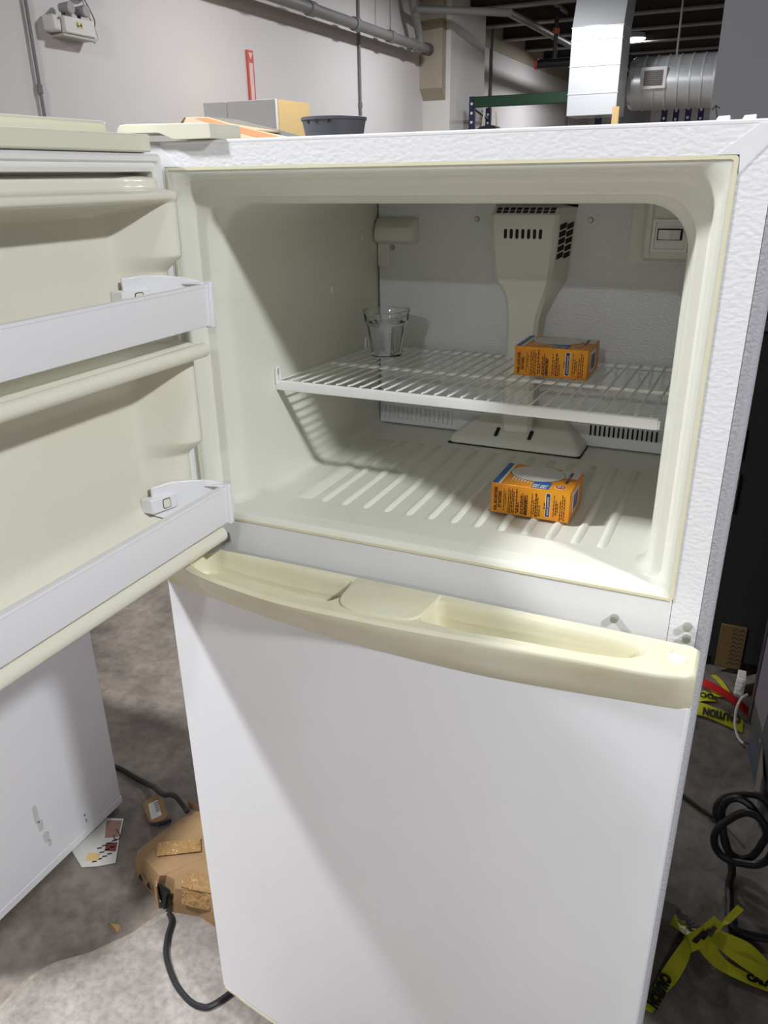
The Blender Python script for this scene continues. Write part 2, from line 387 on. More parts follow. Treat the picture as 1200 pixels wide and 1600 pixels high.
# lamp box, upper left of back panel
lb = MB().loft([[(x, y, z) for x, z in rrect(a, b, c, d, r, 4)] for y, a, b, c, d, r in ((.552, .0415, .126, 1.5185, 1.5645, .007), (.545, .0415, .126, 1.5185, 1.5645, .007), (.532, .043, .1215, 1.5225, 1.551, .006), (.528, .046, .1185, 1.5255, 1.548, .005))], False, True)
lbo = obj('lamp_box', lb, COVER, fr, angle=50)
obj('mounting_tab', MB().box((.042, .5495, 1.476), (.067, .552, 1.519)), COVER, lbo, bevel=.001)
# fan cover with its duct column
def fsec(z, xl, xr, bl, br, yf):
    m_ = .006
    return [(bl, .552, z), (xl-.001, yf+m_, z), (xl+m_, yf, z), (xr-m_, yf, z), (xr+.001, yf+m_, z), (br, .552, z)]
secs = [fsec(1.588, .285, .393, .274, .418, .548), fsec(1.583, .283, .397, .274, .418, .515), fsec(1.573, .281, .397, .272, .416, .502), fsec(1.568, .2805, .3968, .271, .4155, .50),
        fsec(1.52, .2845, .3945, .274, .413, .50), fsec(1.473, .290, .391, .279, .409, .50), fsec(1.462, .294, .389, .283, .407, .503), fsec(1.448, .302, .3845, .291, .400, .509), fsec(1.438, .307, .381, .297, .394, .5105),
        fsec(1.42, .311, .376, .302, .385, .509), fsec(1.40, .314, .3715, .306, .3765, .507), fsec(1.37, .3155, .370, .309, .373, .505), fsec(1.30, .3155, .370, .310, .372, .503), fsec(1.192, .3165, .3715, .311, .372, .50)]
fc = obj('fan_cover', MB().loft(secs, True, True), COVER, fr, angle=28)
for i in range(7):
    x = .308+.01015*i
    obj('vent_slot', MB().prism([(a, .4996, b) for a, b in rrect(x-.0028, x+.0028, 1.5345, 1.5505, .0027, 4)], (0, .002, 0)), DARK, fc, smooth=False)
def onside(t, z):  # t 0 at front edge .. 1 at back edge of the right flank
    def lerp(a, b, k): return a+(b-a)*k
    k = (1.568-z)/(1.568-1.473); xf = lerp(.3968, .391, k)+.001; xb = lerp(.4155, .409, k)
    return Vector((lerp(xf, xb, t)+.0022, lerp(.506, .552, t), z))
for c in range(2):
    for r_ in range(5):
        t0 = .10+.43*c; z0 = 1.557-.0118*r_
        q = [onside(t0, z0), onside(t0+.33, z0+.0035), onside(t0+.33, z0-.0048), onside(t0, z0-.0083)]
        obj('vent_slot', MB().prism(q, (-.004, 0, 0)), DARK, fc, smooth=False)
for r_ in range(2):
    for c in range(9):
        x = .288+.0116*c; f0 = (.505, 1.5755) if r_ == 0 else (.5105, 1.5803)
        f1 = (f0[0]+.0042, f0[1]+.0032)
        obj('vent_slot', MB().prism([(x, f0[0], f0[1]+.0006), (x+.0085, f0[0], f0[1]+.0006), (x+.0095, f1[0], f1[1]+.0006), (x+.001, f1[0], f1[1]+.0006)], (0, .0016, -.0016)), DARK, fc, smooth=False)
# spreading foot of the column
fo = MB().loft([[(x, y, z) for x, y in rrect(a, b, c, .551, r, 4)] for z, a, b, c, r in ((1.1642, .222, .469, .478, .010), (1.1665, .2205, .4705, .4765, .010), (1.176, .222, .469, .479, .010), (1.182, .230, .461, .486, .01), (1.205, .262, .434, .530, .006), (1.215, .272, .424, .545, .003))], False, True)
foo = obj('cover_foot', fo, COVER, fr, angle=40)
for x in (.3105, .3745):
    obj('foot_slot', MB().hexa([(x-.004, .488, 1.183), (x+.002, .488, 1.183), (x+.003, .506, 1.192), (x-.003, .506, 1.192), (x-.004, .487, 1.186), (x+.002, .487, 1.186), (x+.003, .505, 1.196), (x-.003, .505, 1.196)]), DARK, foo, smooth=False)
obj('foot_seam', MB().box((.219, .4755, 1.1632), (.472, .551, 1.1646)), DARK, foo, smooth=False)
# control housing upper right
ch = MB().loft([[(x, y, z) for x, z in rrect(a, .637, c, 1.602, [.003, .003, .003, r], 4)] for y, a, c, r in ((.552, .512, 1.4965, .004), (.538, .512, 1.4965, .004), (.5375, .532, 1.5005, .008), (.51, .5345, 1.504, .008), (.502, .540, 1.509, .008))], False, True)
cho = obj('control_housing', ch, COVER, fr, angle=40)
obj('side_rib', MB().box((.5455, .4995, 1.51), (.5475, .503, 1.60)), COVER, cho)
bz = MB().loft([[(x, y, z) for x, z in rrect(a, b, c, d, .002, 3)] for y, a, b, c, d in ((.503, .5485, .6055, 1.5175, 1.5685), (.4985, .5495, .6045, 1.5185, 1.5675), (.4985, .5535, .601, 1.5225, 1.564), (.5005, .5545, .600, 1.5235, 1.563))], False, True)
obj('switch_bezel', bz, SWITCHW, cho, angle=30)
obj('switch_slot', MB().box((.5575, .4985, 1.5365), (.5955, .5012, 1.5535)), DARK, cho, smooth=False)
obj('rocker_switch', MB().prism([(.5595, .4965, 1.538), (.5765, .4885, 1.538), (.5925, .4955, 1.538), (.5925, .5005, 1.538), (.5595, .5005, 1.538)], (0, 0, .014)), SWITCHW, cho, smooth=False)

# ------------------------------------------------ fridge door and handle strip
prof_lo = [(-.044, -.05), (.058, -.068), (.216, -.090), (.358, -.097), (.467, -.0965), (.55, -.090), (.674, -.074), (.704, -.069)]
prof_hi = [(-.044, -.052), (.0, -.080), (.039, -.098), (.106, -.114), (.202, -.126), (.29, -.1255), (.38, -.1215), (.47, -.114), (.583, -.103), (.67, -.0965), (.703, -.090)]
def front(prof, corner, back):
    p = smoothpoly(prof, 6, False)
    tail = [(prof[-1][0]+corner*.65, prof[-1][1]+corner*.12), (prof[-1][0]+corner*.95, prof[-1][1]+corner*.5), (prof[-1][0]+corner, prof[-1][1]+corner)]
    return p + tail + [(prof[-1][0]+corner, back), (prof[0][0], back)]
Fd = front(prof_lo, .0155, -.018)
def dsec(z, s=0.0):
    cx, cy = .337, -.05
    return [(cx+(x-cx)*(1-s/.38), cy+(y-cy)*(1-s/.04), z) for x, y in Fd]
fd = obj('fridge_door', MB().loft([dsec(.147, .004), dsec(.150, .0012), dsec(.154), dsec(1.066)], True, True), ENAMEL, fr, angle=40)
obj('door_bottom_cap', MB().loft([dsec(.1385, .006), dsec(.1395, .0025), dsec(.147, .002)], True, True), CREAM, fd, angle=40)
obj('door_gasket', MB().box((-.02, -.018, .16), (.70, .003, 1.06)), GASKET, fd, bevel=.004)
obj('side_bead', MB().box((.7155, -.05, .15), (.7195, -.02, 1.064)), GASKET, fd, bevel=.0015)
# handle strip
Tlo = front([(x, y*1.0-.001) for x, y in prof_lo], .0165, -.02); Thi0 = front(prof_hi, .0165, -.021)
def resample(p, n):
    L_ = [0]
    for i in range(1, len(p)): L_.append(L_[-1]+(Vector(p[i])-Vector(p[i-1])).length)
    out = []
    for k in range(n):
        t = L_[-1]*k/(n-1); i = 1
        while i < len(p)-1 and L_[i] < t: i += 1
        u = (t-L_[i-1])/max(L_[i]-L_[i-1], 1e-9); out.append(tuple(Vector(p[i-1])*(1-u)+Vector(p[i])*u))
    return out
a_ = resample(Tlo, 120); b_ = resample(Thi0, 120)
mixp = lambda t, s=0.0: [(.337+((x0+(x1-x0)*t)-.337)*(1-s/.38), -.06+((y0+(y1-y0)*t)+.06)*(1-s/.045)) for (x0, y0), (x1, y1) in zip(a_, b_)]
hsecs = []
for z, t, s in ((1.0655, 0, .002), (1.067, 0, 0), (1.085, .35, 0), (1.105, .75, 0), (1.117, .95, 0), (1.1215, 1, .0005), (1.124, 1, .002), (1.1252, 1, .0045)):
    hsecs.append([(x, y, z) for x, y in mixp(t, s)])
hm = MB().loft(hsecs, True, False)
topo = [(x, y) for x, y in mixp(1, .0045)]
pkL = roundpoly([(.008, -.050), (.022, -.078), (.055, -.0955), (.107, -.1075), (.165, -.112), (.22, -.109), (.262, -.1035), (.2765, -.086), (.275, -.062), (.270, -.036), (.187, -.032), (.107, -.026), (.03, -.0245)], [.012, .012, .01, .01, .01, .01, .012, .012, .008, .004, .004, .004, .014])
pkR = roundpoly([(.392, -.062), (.392, -.045), (.402, -.0385), (.463, -.0385), (.546, -.040), (.624, -.044), (.6585, -.049), (.662, -.064), (.645, -.081), (.588, -.0895), (.512, -.0935), (.45, -.0995), (.395, -.0975), (.391, -.086)], [.006, .006, .008, .004, .004, .004, .008, .012, .012, .004, .004, .004, .008, .008])
vs2, fs2 = fill2d(topo, [pkL, pkR])
hm.add([(x, y, 1.1252) for x, y in vs2], fs2)
def pocket(poly, depth, tiltx=0.0):
    cx = sum(p[0] for p in poly)/len(poly); cy = sum(p[1] for p in poly)/len(poly)
    sh = lambda s, z: [(cx+(x-cx)*(1-s*.35), cy+(y-cy)*(1-s), z+tiltx*(x-cx)) for x, y in poly]
    hm.loft([[(x, y, 1.1252) for x, y in poly], sh(.05, 1.1225), sh(.09, 1.115), sh(.14, 1.1252-depth+.006), sh(.22, 1.1252-depth)], False, True)
pocket(pkL, .036); pocket(pkR, .040)
hs = obj('handle_strip', hm, CREAM, fr, angle=38, label='yellowed cream handle strip with two finger pockets')
# rounded tab between the pockets
tabp = roundpoly([(.2755, -.030), (.276, -.086), (.286, -.104), (.305, -.111), (.35, -.1085), (.385, -.103), (.394, -.086), (.398, -.030)], [.0, .02, .012, .012, .01, .012, .015, 0], 5)
obj('grip_tab', MB().loft([[(x, y, z) for x, y in [(.337+(x-.337)*(1-s), -.065+(y+.065)*(1-s)) for x, y in tabp]] for z, s in ((1.124, 0), (1.1268, 0), (1.1282, .012), (1.1288, .04))], False, True), CREAM, hs, angle=40)
for x, y, r_ in ((.6965, -.057, .0095), (.681, -.045, .0085)):
    obj('screw_cap', MB().lathe((x, y, 0), [(r_+.0016, 1.1250), (r_+.0016, 1.1256), (r_, 1.1257), (r_-.0004, 1.1263), (r_*.6, 1.1266)], 28), COVER if r_ > .009 else CREAM, hs, angle=50)
# bolts and hinge on the mullion
for x, z in ((.616, 1.1285), (.7005, 1.1365), (.7015, 1.1205)):
    obj('bolt', MB().cyl((x, .001, z), (x, -.0065, z), .0056, .0046, 14), STEEL, fr)
hg = obj('hinge', MB().box((.004, -.048, 1.1268), (.046, .0, 1.1292)).box((.026, -.003, 1.127), (.046, -.0005, 1.1435)), STEEL, fr, bevel=.0015)
obj('hinge_screw', MB().cyl((.037, -.002, 1.136), (.037, -.0065, 1.136), .0045, .0035, 10), STEEL, hg)
obj('hinge_pin', MB().cyl((.012, -.03, 1.127), (.012, -.03, 1.142), .006, n=12), STEEL, hg)
# hinge cover on the top left corner
hc = MB().prism([(x, -.010, z) for x, z in roundpoly([(-.064, 1.6905), (-.058, 1.7005), (-.045, 1.7012), (.082, 1.6985), (.0825, 1.6812), (.026, 1.6812), (.004, 1.6895)], [.004, .004, .002, .004, .001, .004, .004])], (0, .065, 0))
obj('hinge_cover', hc, CREAMCAP, fr, bevel=.003)

# ------------------------------------------------ freezer door, swung open a quarter turn
DY0, DY1 = -.018, -.785
sh = MB().prism([(x, DY0, z) for x, z in roundpoly([(-.0155, 1.141), (-.0155, 1.668), (-.085, 1.668), (-.085, 1.141)], [0, 0, .01, .01])], (0, DY1-DY0, 0))
fz = obj('freezer_door', sh, ENAMEL, fr, bevel=.002, label='freezer door swung open, cream liner inside and white outside')
cp = MB().prism([(x, y, 1.6675) for x, y in roundpoly([(-.002, DY0), (-.002, DY1), (-.075, DY1), (-.075, DY0)], [.006, .01, .01, .01])], (0, 0, .0205))
obj('door_cap', cp, CREAMCAP, fz, bevel=.0025)
cp = MB().prism([(x, y, 1.6685) for x, y in roundpoly([(-.058, DY0-.01), (-.058, DY1), (-.115, DY1), (-.118, -.4), (-.098, DY0+.01)], [.012, .006, .01, 0, .02])], (0, 0, .036))
obj('door_cap', cp, CREAMCAP, fz, bevel=.004)
# bulged outer skin
op = smoothpoly([(-.085, DY0+.002), (-.098, -.1), (-.112, -.25), (-.116, -.4), (-.112, -.55), (-.098, -.7), (-.085, DY1)], 5, False)
obj('outer_skin', MB().prism([(x, y, 1.145) for x, y in op]+[(-.08, DY1, 1.145), (-.08, DY0, 1.145)], (0, 0, .5225)), ENAMEL, fz)
# gasket ring with a pleat
def ring(x, a):
    return [(x, y, z) for y, z in rrect(DY1+a, DY0-a, 1.143+a, 1.6665-a, .004, 3)]
obj('gasket', MB().loft([ring(-.0165, .001), ring(.008, .001), ring(.012, .004), ring(.0125, .009), ring(.009, .0115), ring(.0095, .014), ring(.0125, .0165), ring(.011, .021), ring(-.0165, .0225)]), GASKET, fz, angle=25)
# moulded inner liner as a relief surface
def plat(z, lo, hi, s0, s1): # plateau between lo..hi with slopes of width s0 (below) and s1 (above)
    q = lambda t: min(max(t, 0), 1)*.75+.25*sstep(t)
    return q((z-(lo-s0))/s0)*q(((hi+s1)-z)/s1)
BASE = -.0135
def relief(y, z):
    top = BASE+(.052-BASE)*plat(z, 1.6135, 1.6225, .016, .005)
    top = max(top, BASE+.015*plat(z, 1.616, 1.6405, .006, .003))
    shelf = BASE+(.066-BASE)*plat(z, 1.4205, 1.4365, .012, .006)
    shelf = max(shelf, BASE+.010*plat(z, 1.40, 1.425, .02, .02))
    rail = BASE+(.056-BASE)*plat(z, 1.147, 1.165, .006, .007)
    basin = BASE+.040*sstep((1.225-z)/.06)*(1 if z > 1.144 else sstep((z-1.14)/.004))
    d = -y
    end = sstep(1-(d-.052)/.062)*sstep((d-.0405)/.007)
    far = sstep(1-((.765-d)-.012)/.05)*sstep((.765-d)/.006)
    hz = .024+.026*max(plat(z, 1.548, 1.6225, .020, .005), plat(z, 1.305, 1.43, .022, .01), plat(z, 1.14, 1.165, .004, .01))
    lim = sstep((z-1.141)/.006)*sstep((1.643-z)/.006)
    e = BASE+(hz-BASE)*max(end, far)
    v = sorted((top, shelf, rail, basin, e))
    a, b = v[-1], v[-2]; k = .006
    hgt = a + max(0, k-(a-b))**2/(4*k)          # smooth union
    edge = sstep((d-.0395)/.008)*sstep((.768-d)/.008)
    return BASE+(hgt-BASE)*lim*edge
ys = [-.0395-.0022*i for i in range(40)]; ys += [ys[-1]-.012*(i+1) for i in range(int((.70+ys[-1])/.012))]
while ys[-1] > -.766: ys.append(ys[-1]-.004)
zs = [1.1405+.0021*i for i in range(240)]; zs = [z for z in zs if z < 1.6435]
m_ = MB(); m_.add([(relief(y, z), y, z) for y in ys for z in zs], [(i*len(zs)+k, i*len(zs)+k+1, (i+1)*len(zs)+k+1, (i+1)*len(zs)+k) for i in range(len(ys)-1) for k in range(len(zs)-1)])
dl = obj('door_liner', m_, DLINER, fz, angle=80)
# cream strip at the top between gasket pleats and lip, rounded rails on the ledges
def rail(x, z, r, flat, y0, y1):
    return MB().tube([(x, y0, z), (x, y0-.004, z), (x, y1+.004, z), (x, y1, z)], r, 14, flat=flat)
obj('ledge_rail', rail(.062, 1.4285, .0095, 1, -.040, -.758), DLINER, fz)
obj('ledge_rail', rail(.054, 1.157, .0115, 1, -.034, -.758), DLINER, fz)
# two bins: long retaining bar and an end bracket clipped to the wall
for zb, zt, xb in ((1.4605, 1.5115, .072), (1.181, 1.2345, .070)):
    bar = MB().prism([(x, -.040, z) for x, z in roundpoly([(xb, zb), (xb+.0035, zb), (xb+.006, zt), (xb+.0025, zt)], .0012, 3)], (0, -.712, 0))
    br = obj('bin_bar', bar, BINW, fz)
    obj('top_bead', MB().prism([(x, -.040, z) for x, z in roundpoly([(xb-.0045, zt-.003), (xb+.0062, zt-.003), (xb+.0062, zt+.0012), (xb-.0045, zt+.0012)], .001, 3)], (0, -.712, 0)), BINW, fz)
    # end cap wrapping the bar
    cap = MB().hexa([(xb-.004, -.031, zb-.003), (xb+.0085, -.031, zb-.003), (xb+.0085, -.040, zb-.003), (xb-.004, -.040, zb-.003),
                     (xb-.004, -.031, zt+.004), (xb+.0105, -.031, zt+.004), (xb+.0105, -.040, zt+.004), (xb-.004, -.040, zt+.004)])
    obj('bin_end_cap', cap, BINW, fz, bevel=.002)
    # side plate running back along the sloped end wall
    bk = MB()
    path = [(xb, -.033), (.052, -.038), (.030, -.060), (.013, -.082), (.000, -.108)]
    top = [zt+.003, zt+.008, zt+.0125, zt+.015, zt+.013]; bot = [zb, zb, zb+.004, zb+.008, zt-.028]
    secs_ = []
    for i, (x, y) in enumerate(path):
        dx, dy = (path[min(i+1, 4)][0]-path[max(i-1, 0)][0], path[min(i+1, 4)][1]-path[max(i-1, 0)][1]); l_ = math.hypot(dx, dy)
        nx, ny = -dy/l_*.0025, dx/l_*.0025
        if nx < 0: nx, ny = -nx, -ny
        secs_.append([(x-nx, y-ny, bot[i]), (x+nx, y+ny, bot[i]), (x+nx, y+ny, top[i]), (x-nx, y-ny, top[i])])
    bk.loft(secs_, True, True)
    bk.prism([(xb, -.033, zt+.0005), (.05, -.037, zt+.0005), (.046, -.050, zt+.0005), (xb, -.042, zt+.0005)], (0, 0, .003))
    pl_ = obj('bin_bracket', bk, BINW, fz, bevel=.0012)
    cl = MB().hexa([(.006, -.088, zt-.022), (.020, -.080, zt-.022), (.008, -.118, zt-.022), (-.012, -.118, zt-.022), (.006, -.088, zt-.001), (.020, -.080, zt-.001), (.008, -.118, zt-.001), (-.012, -.118, zt-.001)])
    obj('bracket_clip', cl, BINW, fz, bevel=.0015)
    fb = lambda mb: (setattr(mb, 'v', [(x, -.790-y, z) for x, y, z in mb.v]), mb)[1]     # the same fittings, mirrored, at the free edge
    obj('bin_end_cap', fb(MB().hexa(list(cap.v))), BINW, fz, bevel=.002)
    far_ = MB(); far_.v = list(bk.v); far_.f = list(bk.f)
    obj('bin_bracket', fb(far_), BINW, fz, bevel=.0012)
    c0 = Vector((.0149, -.096, zt-.0115)); u_ = Vector((-.012, -.038, 0)).normalized(); v_ = Vector((0, 0, 1)); n_ = u_.cross(v_)
    if n_.x < 0: n_ = -n_
    for nm, rr, off, mm in (('clip_slot_rim', 1.0, .0004, DARK), ('clip_slot', .86, .0008, DLINER)):
        obj(nm, MB().prism([c0+u_*a*rr+v_*b*rr+n_*(off-.001) for a, b in rrect(-.0062, .0062, -.0072, .0072, .003, 4)], n_*.001), mm, fz, smooth=False)

# ================================================================== freezer shelf (lifts out)
SZ = lambda y: 1.339-(y-.164)*.0325
sf = thing('wire_shelf', 'white wire freezer shelf carrying a glass of water and a carton', 'shelf', (.33, .36, 1.325))
obj('front_bar', MB().prism([(.0405, y, z) for y, z in roundpoly([(.162, 1.3245), (.1685, 1.3245), (.1715, 1.338), (.166, 1.3405), (.162, 1.3385)], .0015, 3)], (.583, 0, 0)), WIREW, sf)
obj('bar_end', MB().box((.6235, .1625, 1.3255), (.6265, .171, 1.3375)), SWITCHW, sf, bevel=.001)
obj('middle_rail', MB().tube([(.0405, .348, SZ(.348)-.004), (.636, .348, SZ(.348)-.004)], .0032, 8), WIREW, sf)
obj('back_rail', MB().tube([(.0405, .535, SZ(.535)-.004), (.636, .535, SZ(.535)-.004)], .0034, 8), WIREW, sf)
wm = None
for i in range(29):
    x = .045+.0203*i
    if wm is None:
        wm = obj('wire', MB().tube([(x, .1655, 1.3375), (x, .1695, 1.3405), (x, .182, SZ(.182)+.0006), (x, .541, SZ(.541)+.0002), (x, .546, SZ(.541)-.004)], .0017, 6), WIREW, sf)
    else:
        c = wm.copy(); COL.objects.link(c); c.location.x = wm.location.x+.0203*i
for y, z in ((.167, 1.339), (.492, SZ(.492))):
    obj('hook', MB().tube([(0.0425, y-.005, z-.004), (0.0425, y-.005, z+.015), (0.0425, y-.0025, z+.0205), (0.0425, y+.0025, z+.0205), (0.0425, y+.005, z+.015), (0.0425, y+.005, z-.004)], .0022, 8, sub=3), WIREW, sf)
    obj('shelf_peg', MB().cyl((.0385, y, z+.004), (.0415, y, z+.004), .0045, n=12), SWITCHW, lin)

# glass of water on the shelf
gz = SZ(.42)+.0034
gl = thing('drinking_glass', 'clear faceted glass half full of water on the wire shelf', 'glass', (.118, .42, gz))
def facet(r, z, k):
    n = 48; out = []
    for i in range(n):
        a = 2*pi*i/n; q = (a % (pi/5))-pi/10
        rr = r*(1-k+k*cos(pi/10)/cos(q)); out.append((.118+rr*cos(a), .42+rr*sin(a), gz+z))
    return out
outer = [(.0265, 0, 1), (.0285, .002, 1), (.0335, .035, 1), (.0365, .056, 1), (.038, .0605, .4), (.0395, .0625, 0), (.0415, .0785, 0), (.0428, .0805, 0), (.0425, .0820, 0)]
inner = [(.0408, .0820, 0), (.0398, .079, 0), (.0378, .064, 0), (.0345, .056, 0), (.0310, .035, 0), (.0255, .008, 0)]
obj('glass_wall', MB().loft([facet(*t) for t in outer+inner], True, True), GLASS, gl, angle=25)
obj('water', MB().loft([facet(*t) for t in ((.0250, .0084, 0), (.0307, .035, 0), (.0341, .0555, 0), (.03425, .0566, 0))], True, True), WATER, gl, angle=40)

# ================================================================== cartons of baking soda
def carton(x0, y0, z0, lx, ly, lz, words, label, rot=0.0):
    t = thing('baking_soda_box', label, 'box', (x0+lx/2, y0+ly/2, z0), 'orange baking soda cartons')
    x1, y1, z1 = x0+lx, y0+ly, z0+lz
    bd = obj('carton', MB().box((x0, y0, z0), (x1, y1, z1)), ORANGE_D, t, bevel=.0008, seg=1)
    F = lambda u, v: (x0+u*lx, y0, z0+v*lz)             # front face, u right, v up
    T = lambda u, v: (x0+u*lx, y0+v*ly, z1)             # top face, v away
    R_ = lambda u, v: (x1, y0+u*ly, z0+v*lz)
    def patchT(name, pts, m, lift): return obj(name, MB().prism([(a, b, z1-.0004) for a, b, _ in [T(*p) for p in pts]], (0, 0, .0004+lift)), m, t, smooth=False)
    def patchF(name, pts, m, lift): return obj(name, MB().prism([(a, y0+.0004, c) for a, _, c in [F(*p) for p in pts]], (0, -(.0004+lift), 0)), m, t, smooth=False)
    patchT('blue_band', [(.008, .01), (.085, .01), (.085, .99), (.008, .99)], BLUE, .0002)
    patchT('pale_band', [(.085, .01), (.115, .01), (.115, .99), (.085, .99)], PALEP, .0002)
    patchT('print_panel', [(.50, .01), (.72, .01), (.72, .33), (.50, .33)], BLUE, .0002)
    patchT('pale_corner', [(.76, .62), (.985, .62), (.985, .985), (.72, .985)], FILM, .0002)
    rays = []
    for k in range(7):
        a = .20+.042*k; rays.append([(a, .40-.03*k), (a+.014, .16), (a+.030, .40-.03*k)])
    for r in rays: patchT('print_ray', r, PALEP, .0003)
    film = [(.47+.345*cos(2*pi*i/36), .635+.35*sin(2*pi*i/36)) for i in range(36)]
    patchT('film_rim', [(.47+(a-.47)*1.02, .635+(b-.635)*1.02) for a, b in film], PRINT, .0004)
    patchT('film_window', film, FILM, .0006)
    for nm, rr, m, lf in (('emblem', .072, PALEP, .0003), ('emblem', .062, REDP, .0005), ('emblem', .040, FILM, .0007)):
        patchT(nm, [(.845+rr*cos(2*pi*i/20), .17+rr*1.2*sin(2*pi*i/20)) for i in range(20)], m, lf)
    patchT('emblem_arm', [(.82, .13), (.86, .12), (.872, .17), (.86, .21), (.848, .205), (.852, .165), (.835, .155), (.822, .165)], REDP, .0009)
    # lettering
    fr_ = lambda s, u, v, size, m, b=0: obj('lettering', text_mb(s, Vector(F(u, v))+Vector((0, -.0002, 0)), (0, 0, 1), (-1, 0, 0), size, .0003, bold=b, sx=.74), m, t, smooth=False)
    fr_(words[0], .080, .08, .0062, PRINT, b=.00028); fr_(words[1], .135, .2, .0062, PRINT, b=.00028)
    fr_(words[2], .475, .06, .0058, PRINT, b=.0002)
    for s_, u, v in (('FR', .592, .03), ('FR', .690, .03)):
        obj('lettering', text_mb(s_, Vector(T(u, v)), (0, 1, 0), (-1, 0, 0), .0135, .0005, bold=.0002), PALEP, t, smooth=False)
    obj('lettering', text_mb('ARM & HAMMER', Vector(T(.90, .36)), (0, 1, 0), (-1, 0, 0), .0068, .0004, bold=.0002), NAVY, t, smooth=False)
    patchF('navy_label', [(u, v) for u, v in rrect(.70, .762, .10, .90, [.02]*4, 3)], PALEP, .0002)
    patchF('navy_label', [(u, v) for u, v in rrect(.707, .755, .115, .885, [.02]*4, 3)], NAVY, .0004)
    obj('lettering', text_mb('environment', Vector(F(.745, .17))+Vector((0, -.0004, 0)), (0, 0, 1), (-1, 0, 0), .0056, .0003), PALEP, t, smooth=False)
    sp = MB(); rnd = random.Random(3)
    for u, v0, v1, h in ((.165, .12, .82, .010), (.185, .3, .75, .010), (.225, .05, .9, .012), (.248, .05, .82, .012), (.270, .08, .88, .012), (.292, .05, .8, .012), (.325, .08, .9, .016), (.348, .12, .45, .016),
                         (.385, .08, .72, .016), (.408, .05, .78, .014), (.430, .08, .7, .014), (.452, .05, .55, .014), (.525, .05, .8, .012), (.548, .12, .6, .014), (.572, .06, .85, .018), (.598, .06, .7, .012), (.622, .1, .45, .012),
                         (.682, .36, .58, .012), (.80, .15, .85, .010), (.825, .2, .7, .014), (.848, .3, .62, .010), (.88, .05, .7, .012), (.905, .1, .9, .012), (.93, .06, .82, .012)):
        v = v0
        while v < v1:
            l_ = rnd.uniform(.04, .13); e = min(v+l_, v1)
            sp.add([(x0+u*lx, y0-.0003, z0+v*lz), (x0+(u+h)*lx, y0-.0003, z0+v*lz), (x0+(u+h)*lx, y0-.0003, z0+e*lz), (x0+u*lx, y0-.0003, z0+e*lz)], [(0, 1, 2, 3)])
            v = e+.025
    obj('small_print', sp, PRINT, t, smooth=False, kind='stuff')
    # end flap with its bar label
    obj('end_label', MB().prism([(x1-.0002, b, c) for _, b, c in [R_(*p) for p in ((.22, .18), (.66, .18), (.66, .86), (.22, .86))]], (.0005, 0, 0)), FILM, t, smooth=False)
    for k in range(8):
        u = .28+.042*k
        obj('bar', MB().prism([(x1+.0002, b, c) for _, b, c in [R_(*p) for p in ((u, .24), (u+.02, .24), (u+.02, .74), (u, .74))]], (.0003, 0, 0)), NAVY, t, smooth=False)
    return t
carton(.3995, .1735, 1.1678, .1175, .093, .0475, ('PUR, SÉCURITAIRE', 'ET NATUREL', "MODE D'EMPLOI"), 'orange carton with white oval window lying on the ribbed freezer floor')
carton(.3745, .357, SZ(.357)+.0022, .1175, .093, .0475, ('PURE, SAFE AND', 'NATURAL', 'HOW TO USE'), 'orange carton with white oval window lying on the wire shelf')
# ================================================================== things on top of the refrigerator
t = thing('flattened_carton', 'crumpled cream carton with orange stripe lying on the refrigerator top', 'carton', (.04, .16, 1.6805))
CRM = mat('cream_print_card', srgb(238, 212, 178), 0.7); ORS = mat('orange_stripe', srgb(238, 170, 120), 0.7); GRC = mat('grey_card', srgb(150, 150, 146), 0.7)
obj('front_panel', MB().prism([(x, .10, z) for x, z in ((-.046, 1.681), (-.040, 1.7135), (.0, 1.7125), (.060, 1.697), (.135, 1.6825), (.135, 1.681))], (0, .003, .001)), CRM, t, smooth=False)
obj('orange_stripe', MB().prism([(x, .0996, z) for x, z in ((-.020, 1.7128), (.0, 1.7123), (.028, 1.7048), (.10, 1.6888), (.12, 1.6835), (.09, 1.6835), (.03, 1.6975))], (0, .001, 0)), ORS, t, smooth=False)
obj('torn_edge', MB().prism([(x, .0998, z) for x, z in ((-.049, 1.7045), (-.038, 1.7145), (-.036, 1.7138), (-.043, 1.7045))], (0, .04, 0)), KRAFTD, t, smooth=False)
obj('back_panel', MB().prism([(x, .20, z) for x, z in ((-.07, 1.681), (-.06, 1.7205), (-.02, 1.716), (.05, 1.700), (.118, 1.6825), (.118, 1.681))], (0, .004, 0)), GRC, t, smooth=False)
obj('top_panel', MB().hexa([(-.042, .103, 1.7105), (.058, .103, 1.6945), (.05, .20, 1.6965), (-.06, .20, 1.7135), (-.042, .103, 1.7125), (.058, .103, 1.6965), (.05, .20, 1.6985), (-.06, .20, 1.7155)]), CRM, t, smooth=False)
t = thing('plastic_bowl', 'dark grey plastic bowl standing on the refrigerator top', 'bowl', (.0095, .45, 1.6805))
obj('bowl_wall', MB().lathe((.0095, .45, 1.6805), [(.0462, 0), (.0545, .044), (.0565, .0445), (.0568, .0490), (.0552, .0495), (.0535, .0465), (.0450, .004)], 40), POTM, t, angle=30)
for a in (245, 265, 290):
    c, s = cos(radians(a)), sin(radians(a))
    obj('rim_notch', MB().cyl((.0095+.0545*c, .45+.0545*s, 1.7225), (.0095+.0553*c, .45+.0553*s, 1.7225), .0028, n=8), INK, t)
tag(obj('cork_stick', MB().hexa([(-.036, .475, 1.686), (-.030, .475, 1.686), (-.030, .482, 1.686), (-.036, .482, 1.686), (-.031, .475, 1.736), (-.020, .475, 1.734), (-.020, .482, 1.734), (-.031, .482, 1.736)]), TANS), 'small tan stick poking out of the dark grey bowl', 'stick')

